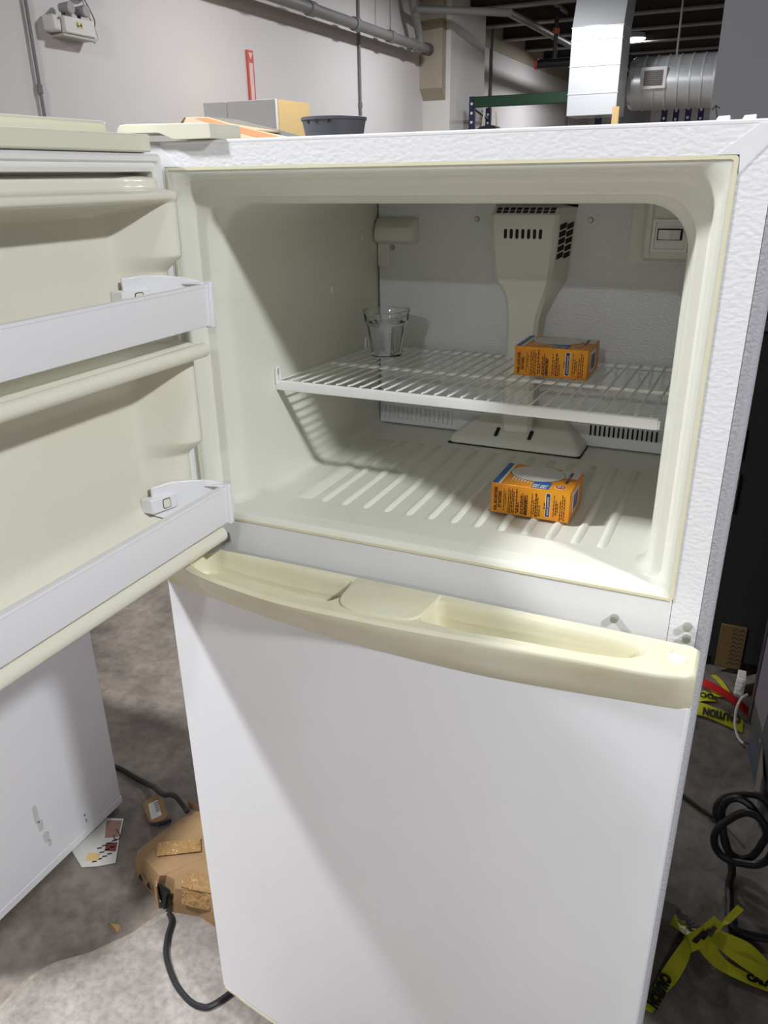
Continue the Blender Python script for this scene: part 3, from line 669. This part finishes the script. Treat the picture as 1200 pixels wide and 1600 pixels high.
# ================================================================== white appliance on the left
t = thing('white_appliance', 'low white appliance with plain scuffed side panel behind the open freezer door', 'appliance', (-1.06, 0, 0))
obj('body', MB().box((-1.32, -.20, .014), (-.70, .365, .80)), ENAMEL, t, bevel=.004)
obj('base_strip', MB().box((-1.30, -.20, .014), (-.6985, .3655, .036)), ENAMEL, t, bevel=.001)
obj('front_door', MB().box((-1.32, -.24, .10), (-.70, -.204, .80)), ENAMEL, t, bevel=.012)
obj('handle', MB().tube([(-1.20, -.24, .72), (-1.18, -.275, .72), (-.84, -.275, .72), (-.82, -.24, .72)], .01, 8), ENAMEL, t)
for x in (-1.28, -.74):
    for y in (-.16, .32): obj('foot', MB().cyl((x, y, 0), (x, y, .016), .016, n=12), BLACK, t)
SC = mat('faint_grey_scuff', srgb(208, 206, 206), 0.6, var=0.10, vscale=60)
for y, z, h, wd in ((.098, .205, .05, .012), (.104, .165, .03, .014), (.112, .12, .028, .016), (.118, .095, .02, .010), (.236, .062, .012, .002), (.234, .082, .006, .003)):
    obj('scuff', MB().prism([(-.6996, y+a*wd, z+b*h) for a, b in ((-.5, -.5), (.4, -.6), (.6, .3), (.1, .6), (-.6, .4))], (.0003, 0, 0)), SC if wd > .005 else INK, t, smooth=False)

# ================================================================== rubbish on the floor, left
t = thing('torn_cardboard_box', 'squashed brown cardboard box with shiny tape on the floor beside the refrigerator', 'box', (-.30, .27, 0))
tp = [(-.497, .205), (-.44, .180), (-.392, .163), (-.378, .172), (-.352, .170), (-.334, .150), (-.268, .166), (-.16, .150), (-.10, .16), (-.09, .40), (-.30, .425), (-.446, .368), (-.482, .275)]
bt = [(x*1.0-.008, y-.012 if y < .21 else y+.005) for x, y in tp]
zt = [.070, .075, .074, .072, .072, .071, .076, .07, .07, .075, .08, .076, .071]
b = MB(); n = len(tp)
b.add([(x, y, .001) for x, y in bt]+[((x+u)/2-.002, (y+v)/2-.002, .036) for (x, y), (u, v) in zip(tp, bt)]+[(x, y, z) for (x, y), z in zip(tp, zt)]+[(-.30, .28, .079)],
      [tuple(range(n))[::-1]]+[(k*n+i, k*n+(i+1) % n, (k+1)*n+(i+1) % n, (k+1)*n+i) for k in (0, 1) for i in range(n)]+[(2*n+i, 2*n+(i+1) % n, 3*n) for i in range(n)])
bx = obj('box_body', b, KRAFT, t, smooth=False)
obj('torn_opening', MB().prism([(-.389, .148, .066), (-.375, .1495, .071), (-.350, .147, .064), (-.343, .141, .040), (-.352, .137, .015), (-.372, .142, .008), (-.385, .149, .02)], (0, -.004, 0)), DARK, t, smooth=False)
obj('torn_flap', MB().hexa([(-.398, .140, .006), (-.380, .132, .004), (-.379, .135, .004), (-.397, .144, .006), (-.394, .148, .070), (-.384, .138, .066), (-.382, .141, .066), (-.392, .152, .070)]), KRAFT, t, smooth=False)
obj('black_part', MB().tube([(-.362, .134, .012), (-.358, .138, .05), (-.352, .142, .062)], .006, 8), BLACK, t)
def decal(name, pts, m, par, th=.0012): return obj(name, MB().prism(pts, (0, 0, th)), m, par, smooth=False)
g_ = MB(); gx, gy = 10, 7
def grid(name, c, ux, uy, m, par, amp=.0015, nx=10, ny=7):
    mb = MB(); c = Vector(c); ux = Vector(ux); uy = Vector(uy); rn = random.Random(5)
    mb.add([c+ux*(i/(nx-1))+uy*(j/(ny-1))+Vector((0, 0, rn.uniform(0, amp))) for i in range(nx) for j in range(ny)], [(i*ny+j, (i+1)*ny+j, (i+1)*ny+j+1, i*ny+j+1) for i in range(nx-1) for j in range(ny-1)])
    return obj(name, mb, m, par)
grid('packing_tape', (-.435, .205, .0765), (.095, .055, .0035), (-.028, .035, .001), PTAPE, t, .003)
grid('packing_tape', (-.325, .1555, .0745), (.085, .012, .003), (-.01, .045, .002), PTAPE, t, .003)
grid('packing_tape', (-.315, .142, .035), (.075, .010, .003), (.0, .012, .036), PTAPE, t, .003)
for x in (-.47, -.435):
    obj('printed_mark', MB().prism([(x, .191-(x+.5)*.32-.012, .028), (x+.018, .188-(x+.5)*.32-.014, .026), (x+.010, .189-(x+.5)*.32-.012, .046)], (0, -.002, 0)), INK, t, smooth=False)
obj('torn_edge', MB().hexa([(-.462, .371, .074), (-.43, .378, .074), (-.43, .381, .074), (-.462, .374, .074), (-.47, .376, .096), (-.445, .380, .088), (-.445, .383, .088), (-.47, .379, .096)]), KRAFTD, t, smooth=False)
tag(obj('power_cord', MB().tube([(-.90, .475, .009), (-.80, .472, .009), (-.74, .462, .009), (-.68, .452, .012), (-.64, .434, .030), (-.60, .410, .050), (-.56, .390, .070), (-.535, .385, .086), (-.505, .376, .094), (-.470, .360, .092), (-.45, .350, .0875)], .0075, 10, sub=5), BLACK), 'black cord running from behind the white appliance to the cardboard box', 'cord')
tag(obj('looped_cord', MB().tube([(-.345, .128, .007), (-.325, .112, .007), (-.308, .076, .007), (-.283, .040, .007), (-.248, .010, .007), (-.207, -.015, .007), (-.164, -.030, .007), (-.134, -.031, .007), (-.112, -.018, .007), (-.085, .04, .007), (-.06, .12, .007)], .0065, 10, sub=5), BLACK), 'black cord looping from the cardboard box to under the refrigerator', 'cord')
t = thing('cardboard_tag', 'small brown cardboard tag with a white barcode label under the black cord', 'tag', (-.59, .38, 0))
q = roundpoly([(-.640, .380), (-.609, .421), (-.540, .372), (-.574, .335)], .012)
obj('card', MB().prism([(x, y, .002+.03*(y-.335)/.09) for x, y in q], (0, 0, .004)), KRAFT, t, smooth=False)
q = [(-.620, .3815), (-.602, .4005), (-.562, .368), (-.581, .347)]
obj('white_label', MB().prism([(x, y, .0058+.03*(y-.335)/.09) for x, y in q], (0, 0, .0006)), PAPER, t, smooth=False)
for k in range(6):
    f_ = .12+.11*k; x = -.602+.040*f_; y = .4005-.0325*f_
    obj('bar', MB().prism([(x+a, y+c, .0064+.03*(y+c-.335)/.09) for a, c in ((-.001, 0), (-.0075, -.0078), (-.0060, -.0090), (.0010, -.001))], (0, 0, .0003)), INK, t, smooth=False)
obj('black_underside', MB().tube([(-.58, .342, .004), (-.555, .345, .006), (-.535, .372, .006)], .005, 6), BLACK, t)
tag(obj('cardboard_scrap', MB().hexa([(-.458, .045, 0), (-.428, .040, 0), (-.425, .052, 0), (-.445, .058, 0), (-.454, .046, .012), (-.434, .042, .006), (-.430, .051, .012), (-.445, .056, .005)]), KRAFT), 'tiny brown scrap of cardboard on the bare concrete', 'scrap')
t = thing('paper_scrap', 'torn printed paper with red band half under the white appliance', 'paper', (-.65, .24, 0))
decal('sheet', [(-.645, .150, .0015), (-.61, .170, .0015), (-.575, .197, .0015), (-.593, .222, .0015), (-.621, .262, .0015), (-.662, .325, .0015), (-.73, .30, .0015), (-.73, .19, .0015)], PAPER, t)
RB = mat('faded_red_print', srgb(132, 70, 60), 0.7, var=.3, vscale=60)
decal('red_band', [(-.628, .216, .0028), (-.600, .226, .0028), (-.618, .252, .0028), (-.645, .238, .0028)], RB, t, .0004)
decal('red_band', [(-.66, .250, .0028), (-.629, .268, .0028), (-.661, .318, .0028), (-.70, .30, .0028)], mat('faded_pink_print', srgb(158, 124, 112), 0.7), t, .0004)
decal('tan_patch', [(-.650, .170, .0028), (-.622, .182, .0028), (-.632, .205, .0028), (-.664, .192, .0028)], TANS, t, .0006)
pr = MB()
for k in range(12):
    u = k % 4; v = k//4; x = -.632+.006*u-.010*v; y = .172+.012*u+.020*v
    pr.prism([(x, y, .0028), (x+.010, y+.007, .0028), (x+.008, y+.0105, .0028), (x-.002, y+.0035, .0028)], (0, 0, .0004))
obj('print_marks', pr, INK, t, smooth=False, kind='stuff')
obj('print_loop', MB().tube([(-.652, .286, .0033), (-.630, .274, .0033), (-.622, .262, .0033), (-.634, .258, .0033), (-.644, .268, .0033)], .0012, 5, sub=4), INK, t)

# ================================================================== gap on the right
def box_rot(p0, d, L_, W_, z0, z1, inset=0):
    d = Vector((d[0], d[1], 0)).normalized(); n = Vector((-d.y, d.x, 0));
    if n.x < 0: n = -n
    a = Vector((p0[0], p0[1], 0))+d*inset+n*inset
    c = [a, a+n*(W_-2*inset), a+n*(W_-2*inset)+d*(L_-2*inset), a+d*(L_-2*inset)]
    return MB().hexa([(p.x, p.y, z0) for p in c]+[(p.x, p.y, z1) for p in c])
t = thing('dark_appliance', 'dark grey appliance standing side-on in the gap at the far right', 'appliance', (1.28, .9, 0))
obj('side_body', box_rot((.893, 1.32), (.16, -.987), 1.28, .68, .12, 1.66), DGREY, t, bevel=.004)  # body lengthened out of view and raised to keep lamp light off the gap
obj('base_rail', box_rot((.893, 1.32), (.16, -.987), 1.28, .68, .0, .115, .012), BLUEST, t, smooth=False)
d_ = Vector((.16, -.987, 0)).normalized(); n_ = Vector((.987, .16, 0)).normalized()
P = lambda s, off, z: tuple(Vector((.893, 1.32, z))+d_*s-n_*off)
obj('corner_strip', MB().hexa([P(-.012, .003, .12), P(.016, .003, .12), P(.016, -.02, .12), P(-.012, -.02, .12), P(-.012, .003, 1.60), P(.016, .003, 1.60), P(.016, -.02, 1.60), P(-.012, -.02, 1.60)]), BLACK, t, smooth=False)
obj('painted_sheen', MB().hexa([P(.02, .0015, .20), P(.17, .0015, .20), P(.17, 0, .20), P(.02, 0, .20), P(.02, .0015, .52), P(.21, .0015, .50), P(.21, 0, .50), P(.02, 0, .52)]), mat('pale_sheen_paint', srgb(128, 124, 138), 0.45), t, smooth=False)  # sheen on the side panel, painted as a paler purplish quad
obj('cream_foil', MB().hexa([P(.22, .004, .02), P(.30, .010, .015), P(.30, .008, .015), P(.22, .002, .02), P(.20, .004, .17), P(.29, .012, .15), P(.29, .010, .15), P(.20, .002, .17)]), mat('dull_cream_foil', srgb(140, 132, 116), 0.6), t, smooth=False)
for s in (.17, .34): obj('screw', MB().cyl(P(s, .001, .17), P(s, .005, .17), .005, n=8), STEEL, t)
t = thing('black_appliance', 'black back of an appliance standing behind the refrigerator in the dark', 'appliance', (1.08, 2.0, 0))
obj('body', MB().box((.70, 1.72, .06), (1.50, 2.28, 1.58)), mat('matt_black_panel', (.006, .006, .006), 0.95), t, bevel=.006)
for x in (.75, 1.45):
    for y in (1.78, 2.22): obj('foot', MB().cyl((x, y, 0), (x, y, .062), .02, n=12), BLACK, t)
pp_ = obj('perforated_plate', MB().box((.782, 1.712, .035), (.865, 1.72, .205)), TANM, t, bevel=.002)
for r_ in range(9):
    for c in range(2):
        x = .822+.02*c; z = .052+.0165*r_
        obj('louvre', MB().prism([(x, 1.7112, z), (x+.009, 1.7112, z+.008), (x+.018, 1.7112, z), (x+.018, 1.7112, z+.004), (x+.009, 1.7112, z+.012), (x, 1.7112, z+.004)], (0, .001, 0)), DARK, pp_, smooth=False)
for x, z, h, wd in ((.748, .62, .13, .012), (.742, .80, .10, .012), (.748, 1.20, .030, .03)):
    obj('bracket', MB().box((x, 1.708, z), (x+wd, 1.72, z+h)), mat('dim_metal_bracket', srgb(62, 58, 52), 0.6, metal=.3), t, bevel=.002)
def ribbon(name, l, r, m=YTAPE, par=None, sub=4, th=.0012):
    return obj(name, MB().ribbon(smoothpoly(l, sub, False), smoothpoly(r, sub, False), th), m, par, angle=60)
t = thing('caution_tape', 'knotted piece of yellow caution tape on the floor at the lower right', 'tape', (.84, .54, 0))
ribbon('tape_leg', [(.793, .530, .046), (.780, .500, .044), (.756, .450, .022), (.741, .402, .012), (.727, .352, .004)], [(.806, .505, .042), (.804, .480, .036), (.788, .435, .018), (.766, .395, .012), (.748, .350, .004)], par=t)
ribbon('tape_leg', [(.765, .616, .010), (.800, .592, .022), (.826, .56, .034)], [(.757, .588, .006), (.785, .562, .02), (.806, .532, .034)], par=t)
ribbon('tape_knot', [(.788, .538, .036), (.818, .556, .060), (.846, .608, .054)], [(.802, .502, .03), (.842, .532, .052), (.870, .598, .048)], par=t)
ribbon('tape_tuft', [(.861, .588, .056), (.868, .597, .070), (.890, .628, .088)], [(.864, .585, .056), (.880, .590, .068), (.905, .620, .088)], par=t)
ribbon('tape_leg', [(.848, .562, .036), (.877, .530, .022), (.930, .520, .014), (1.0, .53, .006)], [(.818, .528, .030), (.860, .506, .015), (.920, .498, .010), (1.0, .50, .004)], par=t)
ribbon('tape_leg', [(.860, .590, .034), (.920, .586, .032), (.955, .572, .022), (.985, .555, .006)], [(.846, .550, .036), (.895, .528, .028), (.93, .515, .026), (.960, .508, .020)], par=t)
u1 = Vector((-.024, -.085, -.013))
obj('lettering', text_mb('CAUTION', (.7555, .438, .0215), u1, (.093, -.035, 0), .031, .0016, bold=.0026, sx=.56), INK, t, smooth=False)
obj('lettering', text_mb('CAUT', (.766, .608, .0135), (.055, -.05, .022), (.05, .045, 0), .028, .0022, bold=.002), INK, t, smooth=False)
obj('lettering', text_mb('CAUTION', (.925, .5035, .0125), (.075, .003, -.006), (0, 1, .1), .02, .0018, bold=.0018), INK, t, smooth=False)
for k in range(3):
    obj('black_stripe', MB().prism([(.806+.014*k, .523+.012*k, .047+.006*k), (.816+.014*k, .520+.010*k, .048+.006*k), (.834+.010*k, .545+.012*k, .062-.001*k), (.826+.010*k, .549+.012*k, .062-.001*k)], (0, 0, .0012)), INK, t, smooth=False)
t = thing('caution_tape', 'yellow caution tape lying in the dark behind the refrigerator', 'tape', (.80, 1.5, 0))
ribbon('tape_strip', [(.700, 1.49, .006), (.735, 1.50, .008), (.77, 1.50, .012), (.873, 1.47, .010), (.89, 1.46, .006)], [(.700, 1.43, .004), (.735, 1.435, .006), (.78, 1.435, .008), (.873, 1.405, .006), (.89, 1.40, .004)], par=t)
ribbon('tape_strip', [(.700, 1.545, .01), (.737, 1.545, .014), (.762, 1.566, .018), (.795, 1.550, .012)], [(.700, 1.50, .010), (.742, 1.496, .012), (.765, 1.512, .014), (.802, 1.53, .010)], par=t)
ribbon('tape_strip', [(.776, 1.668, .02), (.800, 1.632, .024), (.822, 1.600, .02)], [(.792, 1.676, .02), (.818, 1.635, .024), (.843, 1.588, .02)], par=t)
ribbon('tape_strip', [(.780, 1.592, .014), (.805, 1.608, .018), (.836, 1.602, .020)], [(.790, 1.560, .012), (.815, 1.556, .016), (.842, 1.584, .019)], par=t)
obj('lettering', text_mb('CAUTION', (.880, 1.472, .0125), (-1, .02, .0), (-.02, -1, -.06), .050, .0012, bold=.0032, sx=.5), INK, t, smooth=False)
obj('lettering', text_mb('DO', (.792, 1.555, .0165), (-1, -.1, .0), (.1, -1, -.06), .036, .002, bold=.0015, sx=.8), INK, t, smooth=False)
tag(ribbon('red_strap', [(.700, 1.64, .036), (.739, 1.615, .038), (.80, 1.585, .040), (.868, 1.540, .034), (.90, 1.52, .02)], [(.700, 1.60, .034), (.739, 1.572, .036), (.80, 1.542, .038), (.871, 1.490, .032), (.90, 1.475, .018)], REDT), 'red strap lying across the yellow tape behind the refrigerator', 'strap')
tag(obj('floor_cord', MB().tube([(.62, 1.10, .006), (.70, 1.062, .006), (.736, 1.042, .006), (.782, 1.010, .006), (.826, .984, .008), (.858, .974, .02), (.875, .96, .05)], .0052, 8, sub=4), BLACK), 'thin black cord on the floor right of the refrigerator', 'cord')
hz_ = []
for k in range(46):
    a = 2*pi*k/18+.6; rr = .062+.010*sin(k*.9)
    hz_.append((.893+rr*.95*cos(a), .80+.02*sin(k*.35)+.0016*k, .105+rr*sin(a)*1.25+.0006*k))
hz_ += [(.880, .80, .03), (.878, .76, .013), (.882, .70, .013), (.886, .640, .013), (.91, .622, .013), (.97, .632, .013)]
tag(obj('hose_coil', MB().tube(hz_, .0095, 8, sub=3), BLACK), 'coil of thick black hose leaning on the dark grey appliance', 'hose')
t = thing('connector_block', 'small pale plastic block on the floor by the dark grey appliance', 'block', (.868, 1.62, 0))
obj('block_body', MB().box((.857, 1.60, .0), (.884, 1.655, .075)), SWITCHW, t, bevel=.003)
for k in range(4): obj('terminal', MB().box((.853, 1.594, .012+.016*k), (.876, 1.600, .022+.016*k)), PGREY, t, bevel=.001)
tag(obj('grey_cable', MB().tube([(.885, 1.46, .11), (.868, 1.44, .10), (.860, 1.42, .07), (.863, 1.39, .035), (.876, 1.36, .014), (.892, 1.34, .01)], .0042, 8, sub=4), PGREY), 'thin pale grey cable curving down in front of the dark appliance', 'cable')

# ================================================================== far background
t = thing('tall_panel_crate', 'tall plain grey panel with a hand-drawn arrow standing behind the refrigerator', 'panel', (.98, 2.6, 0))
obj('panel_body', MB().box((.476, 2.36, 0), (1.50, 2.95, 2.75)), TALLG, t, smooth=False)
obj('arrow_mark', MB().tube([(.502, 2.359, 1.806), (.496, 2.359, 1.825), (.492, 2.359, 1.846)], .0014, 5).tube([(.481, 2.359, 1.832), (.492, 2.359, 1.846), (.506, 2.359, 1.836)], .0014, 5), INK, t, label='thin black arrow drawn on the panel')
t = thing('two_door_cabinet', 'tall pale grey two-door cabinet with tan side by the white wall', 'cabinet', (-2.99, 4.85, 0))
obj('cabinet_body', MB().box((-3.30, 4.64, .0), (-2.655, 5.10, 2.165)), TANS, t, smooth=False)
obj('cabinet_door', MB().box((-3.30, 4.61, .03), (-3.088, 4.64, 2.165)), PGREY, t, bevel=.003)
obj('cabinet_door', MB().box((-3.084, 4.61, .03), (-2.66, 4.64, 2.165)), PGREY, t, bevel=.003)
# emergency light on the wall
EL = mat('warm_white_plastic', (0.72, 0.70, 0.67), 0.5)
t = thing('emergency_light', 'white twin-head emergency light with yellow number label on the wall', 'light', (-3.45, 3.48, 2.47))
obj('housing', MB().box((-3.5, 3.40, 2.478), (-3.39, 3.66, 2.572)), EL, t, bevel=.008)
obj('end_cap', MB().box((-3.5, 3.325, 2.482), (-3.41, 3.398, 2.572)), EL, t, bevel=.014)
obj('base_tray', MB().box((-3.5, 3.39, 2.462), (-3.40, 3.66, 2.476)), mat('warm_grey_tray', (0.5, 0.47, 0.43), 0.6), t, smooth=False)  # tray in a darker warm grey than the housing
obj('number_label', MB().box((-3.391, 3.495, 2.515), (-3.3885, 3.555, 2.553)), mat('pale_yellow_label', srgb(226, 214, 160), 0.6), t, smooth=False)
obj('lettering', text_mb('6-4', (-3.3883, 3.500, 2.520), (0, 1, 0), (0, 0, 1), .036, .0004, bold=.001, sx=.95), INK, t, smooth=False)
obj('indicator', MB().cyl((-3.41, 3.375, 2.553), (-3.405, 3.375, 2.553), .006, n=8), REDT, t)
for y in (3.455, 3.585):
    lh = obj('lamp_head', MB().cyl((-3.46, y, 2.622), (-3.385, y+.012, 2.618), .024, .036, 16), mat('grey_lamp_head', srgb(150, 148, 146), 0.35), t)
    obj('lamp_glass', MB().cyl((-3.386, y+.012, 2.618), (-3.381, y+.012, 2.618), .033, .030, 16), mat('dull_lamp_glass', srgb(176, 174, 172), 0.15), t)
    obj('lamp_neck', MB().cyl((-3.44, y, 2.566), (-3.44, y, 2.60), .012, n=8), DGREY, t)
tag(obj('wall_cable', MB().tube([(-3.49, 3.70, 2.72), (-3.48, 3.73, 2.66), (-3.48, 3.765, 2.60), (-3.48, 3.75, 2.555), (-3.48, 3.70, 2.53), (-3.48, 3.665, 2.532)], .004, 6, sub=4), PIPEG), 'grey cable looping on the wall right of the emergency light', 'cable')
tag(obj('hanging_cable', MB().tube([(-3.49, 3.662, 2.55), (-3.48, 3.70, 2.52), (-3.48, 3.75, 2.49), (-3.48, 3.775, 2.487), (-3.48, 3.765, 2.54), (-3.485, 3.745, 2.58)], .0032, 6, sub=4), EL), 'white cable drooping from the emergency light housing', 'cable')
tag(obj('junction_box', MB().lathe((-3.47, 3.66, 2.70), [(.03, 0), (.05, .012), (.055, .07), (.05, .08)], 16), PIPEG), 'small grey fitting on the wall above the emergency light', 'fitting')
def conduit(y, z0, z1, r, lab, xo=.02, couplings=()):
    t = thing('conduit', lab, 'pipe', (X0+xo, y, z0))
    obj('pipe', MB().cyl((X0+xo, y, z0), (X0+xo, y, z1), r, n=10), PIPEG, t)
    for z in couplings: obj('coupling', MB().cyl((X0+xo, y, z-.025), (X0+xo, y, z+.025), r*1.5, n=10), PIPEG, t)
conduit(3.205, 0, CEIL, .011, 'thin grey conduit running up the wall left of the emergency light', couplings=(2.16,))
conduit(7.69, 0, CEIL, .015, 'thin grey conduit running up the wall behind the dark bowl', couplings=(2.35,))
conduit(12.27, 2.0, 3.70, .025, 'grey conduit running down to the green rack beam', couplings=(2.72,))
conduit(17.6, 0, 3.6, .03, 'thin grey conduit on the far wall near the metal duct')
t = thing('fire_sign', 'narrow red-bordered vertical sign on the wall above the grey cabinet', 'sign', (-3.49, 5.59, 2.2))
obj('plate', MB().box((-3.5, 5.545, 2.05), (-3.485, 5.640, 2.635)), SIGNR, t, smooth=False)
obj('inner_strip', MB().box((-3.486, 5.566, 2.05), (-3.483, 5.620, 2.54)), mat('faded_pink_white', srgb(226, 196, 190), 0.5), t, smooth=False)
obj('chevron', MB().prism([(-3.484, 5.560, 2.615), (-3.484, 5.625, 2.615), (-3.484, 5.592, 2.565)], (.002, 0, 0)), MATS['faded_pink_white'], t, smooth=False)
# overhead drain pipe along the wall
t = thing('drain_pipe', 'thick grey drain pipe hung along the wall under the roof', 'pipe', (-3.3, 7.2, 3.03))
obj('pipe', MB().cyl((-3.3, 4.7, 3.03), (-3.3, 9.17, 3.03), .05, n=16), PIPEG, t)
for y in (5.45, 6.35, 7.25, 8.1, 8.75): obj('coupling', MB().cyl((-3.3, y-.05, 3.03), (-3.3, y+.05, 3.03), .062, n=16), PIPEG, t)
obj('end_cap', MB().cyl((-3.3, 9.12, 3.03), (-3.3, 9.22, 3.03), .068, n=16), mat('dark_pipe_end', srgb(84, 80, 78), 0.6), t)
for y in (6.35, 8.1): obj('hanger', MB().cyl((-3.3, y, 3.08), (-3.3, y, CEIL), .008, n=6), PIPEG, t)
obj('branch', MB().tube([(-3.3, 8.93, 3.03), (-3.3, 8.90, 3.18), (-3.3, 8.72, 3.45), (-3.3, 8.68, CEIL)], .045, 12, sub=4), PIPEG, t)
(obj('side_pipe', MB().tube([(-3.3, 8.72, 3.37), (-3.2, 8.86, 3.38), (-2.48, 9.45, 3.38), (-2.40, 9.75, 3.38), (-2.33, 12.1, 3.38), (-2.25, 16.5, 3.38)], .042, 12, sub=5), PIPEG, t, label='light grey pipe bending off towards the metal duct'))
t = thing('black_pipe', 'short black pipe hung from the roof beside the upright duct', 'pipe', (-2.0, 11, 2.99))
obj('pipe', MB().cyl((-2.44, 11, 3.0), (-1.2, 11, 2.985), .055, n=14), BLACK, t)
obj('end_cap', MB().cyl((-2.46, 11, 3.0), (-2.42, 11, 3.0), .062, n=14), ORJOINT, t)
obj('hanger', MB().cyl((-2.2, 11, 3.0), (-2.2, 11, 3.628), .028, n=10), BLACK, t)
obj('coupling', MB().cyl((-2.2, 11, 3.34), (-2.2, 11, 3.40), .045, n=10), ORJOINT, t)
tag(obj('sprinkler_pipe', MB().cyl((-2.2, 8.2, 3.66), (-2.2, 17.5, 3.66), .03, n=10), JOISTL), 'thin sprinkler pipe running under the roof joists', 'pipe')
# upright rectangular duct
t = thing('upright_duct', 'shiny rectangular metal duct hanging down from the roof', 'duct', (-1.26, 9.2, 2.23))
obj('duct_body', MB().box((-1.535, 9.0, 2.232), (-.985, 9.5, 3.10)), GALV, t, bevel=.006)
obj('duct_elbow', MB().hexa([(-1.535, 9.0, 3.10), (-.985, 9.0, 3.10), (-.985, 9.5, 3.10), (-1.535, 9.5, 3.10), (-1.535, 9.30, CEIL), (-.985, 9.30, CEIL), (-.985, 9.8, CEIL), (-1.535, 9.8, CEIL)]), GALV, t, bevel=.004)
for z in (2.45, 2.72, 2.97, 3.09): obj('seam', MB().box((-1.54, 8.994, z-.006), (-.98, 9.506, z+.006)), GALV, t, bevel=.003)
# spiral duct
t = thing('spiral_duct', 'large round spiral metal duct with a white grille under the roof', 'duct', (-.1, 10.0, 2.2))
pr_ = []
sd = MB(); cx_, cy_, cz_, rr = 0, 9.75, 2.58, .275
xs_ = -.93
prof = []
while xs_ < 1.4:
    prof += [(xs_, rr), (xs_+.105, rr), (xs_+.110, rr+.010), (xs_+.122, rr+.010), (xs_+.127, rr)]; xs_ += .127
sd.loft([[(x, cy_+r*cos(2*pi*k/40), cz_+r*sin(2*pi*k/40)) for k in range(40)] for x, r in [(-.98, .2), (-.975, .25), (-.93, rr)]+prof], True, True)
obj('duct_tube', sd, GALV, t, angle=50)
gf = obj('grille_frame', MB().box((-.83, 9.455, 2.50), (-.55, 9.50, 2.72)), EL, t, bevel=.006)
obj('grille_void', MB().box((-.79, 9.448, 2.535), (-.59, 9.46, 2.685)), mat('grille_grey', srgb(96, 90, 86), 0.6), gf, smooth=False)
for k in range(7): obj('grille_slat', MB().box((-.79, 9.443, 2.545+.0205*k), (-.59, 9.450, 2.552+.0205*k)), PIPEG, gf, smooth=False)
obj('outlet_neck', MB().box((-.80, 9.49, 2.52), (-.58, 9.62, 2.70)), GALV, t, smooth=False)
for x in (-.5, .9): obj('hanger', MB().cyl((x, 9.75, 2.85), (x, 9.75, CEIL), .012, n=6), PIPEG, t)
# pallet racks
def upright(t, x, y, h, face=True):
    p = obj('upright', MB().box((x-.035, y, 0), (x+.035, y+.06, h)), NAVYST, t, smooth=False)
    for k in range(9):
        z = h-.10-.105*k
        obj('slot', MB().prism([(x-.012, y-.001, z), (x+.012, y-.001, z), (x+.016, y-.001, z+.03), (x-.016, y-.001, z+.03)], (0, .002, 0)), PGREY, p, smooth=False)
t = thing('pallet_rack', 'pallet rack with a green beam and navy uprights by the far wall', 'rack', (-2.1, 10.2, 0))
upright(t, -2.935, 9.8, 2.555); upright(t, -3.085, 10.95, 2.50); upright(t, -1.33, 9.8, 2.555)
obj('beam', MB().box((-2.90, 9.76, 2.425), (-1.365, 9.82, 2.549)), GREEN, t, bevel=.008)
obj('brace', MB().cyl((-2.935, 9.86, 2.43), (-3.085, 10.95, 2.36), .018, n=6), NAVYST, t)
t = thing('work_light', 'black work light with two bright rods standing by the rack upright', 'lamp', (-2.53, 9.3, 0))
WX, WY = -2.53, 9.3
obj('lamp_hood', MB().loft([[(WX+a*s_, WY+b*s_, z) for a, b in ((-.12, -.1), (.12, -.1), (.12, .1), (-.12, .1))] for z, s_ in ((2.07, 1.1), (2.135, 1.15), (2.175, .8), (2.19, .3))], True, True), BLACK, t, smooth=False)
for dx in (-.10, .10): obj('rod', MB().cyl((WX+dx*.9, WY, 2.15), (WX+dx*.7, WY, 2.335), .013, n=6), mat('bright_rod', srgb(214, 206, 190), 0.3, metal=.6), t)
obj('stand', MB().cyl((WX, WY, 0), (WX, WY, 2.08), .02, n=8), BLACK, t)
t = thing('pallet_rack', 'row of four navy rack uprights seen below the round duct', 'rack', (-.5, 11.2, 0))
for x, y in ((-.713, 11.0), (-.60, 11.3), (-.42, 11.0), (-.29, 11.3)): upright(t, x, y, 2.47)
obj('brace', MB().box((-.70, 11.02, 1.2), (-.28, 11.05, 1.3)), GREEN, t, smooth=False)
tag(obj('grey_partition', MB().box((-1.49, 12.0, 0), (-1.08, 12.5, 2.52)), TALLG, bevel=.01), 'grey cabinet end seen between the upright duct and the navy uprights', 'cabinet')
tag(obj('wooden_post', MB().box((-1.00, 8.85, 0), (-.93, 8.92, 2.30)), TANS, smooth=False), 'thin wooden post just right of the upright metal duct', 'post')
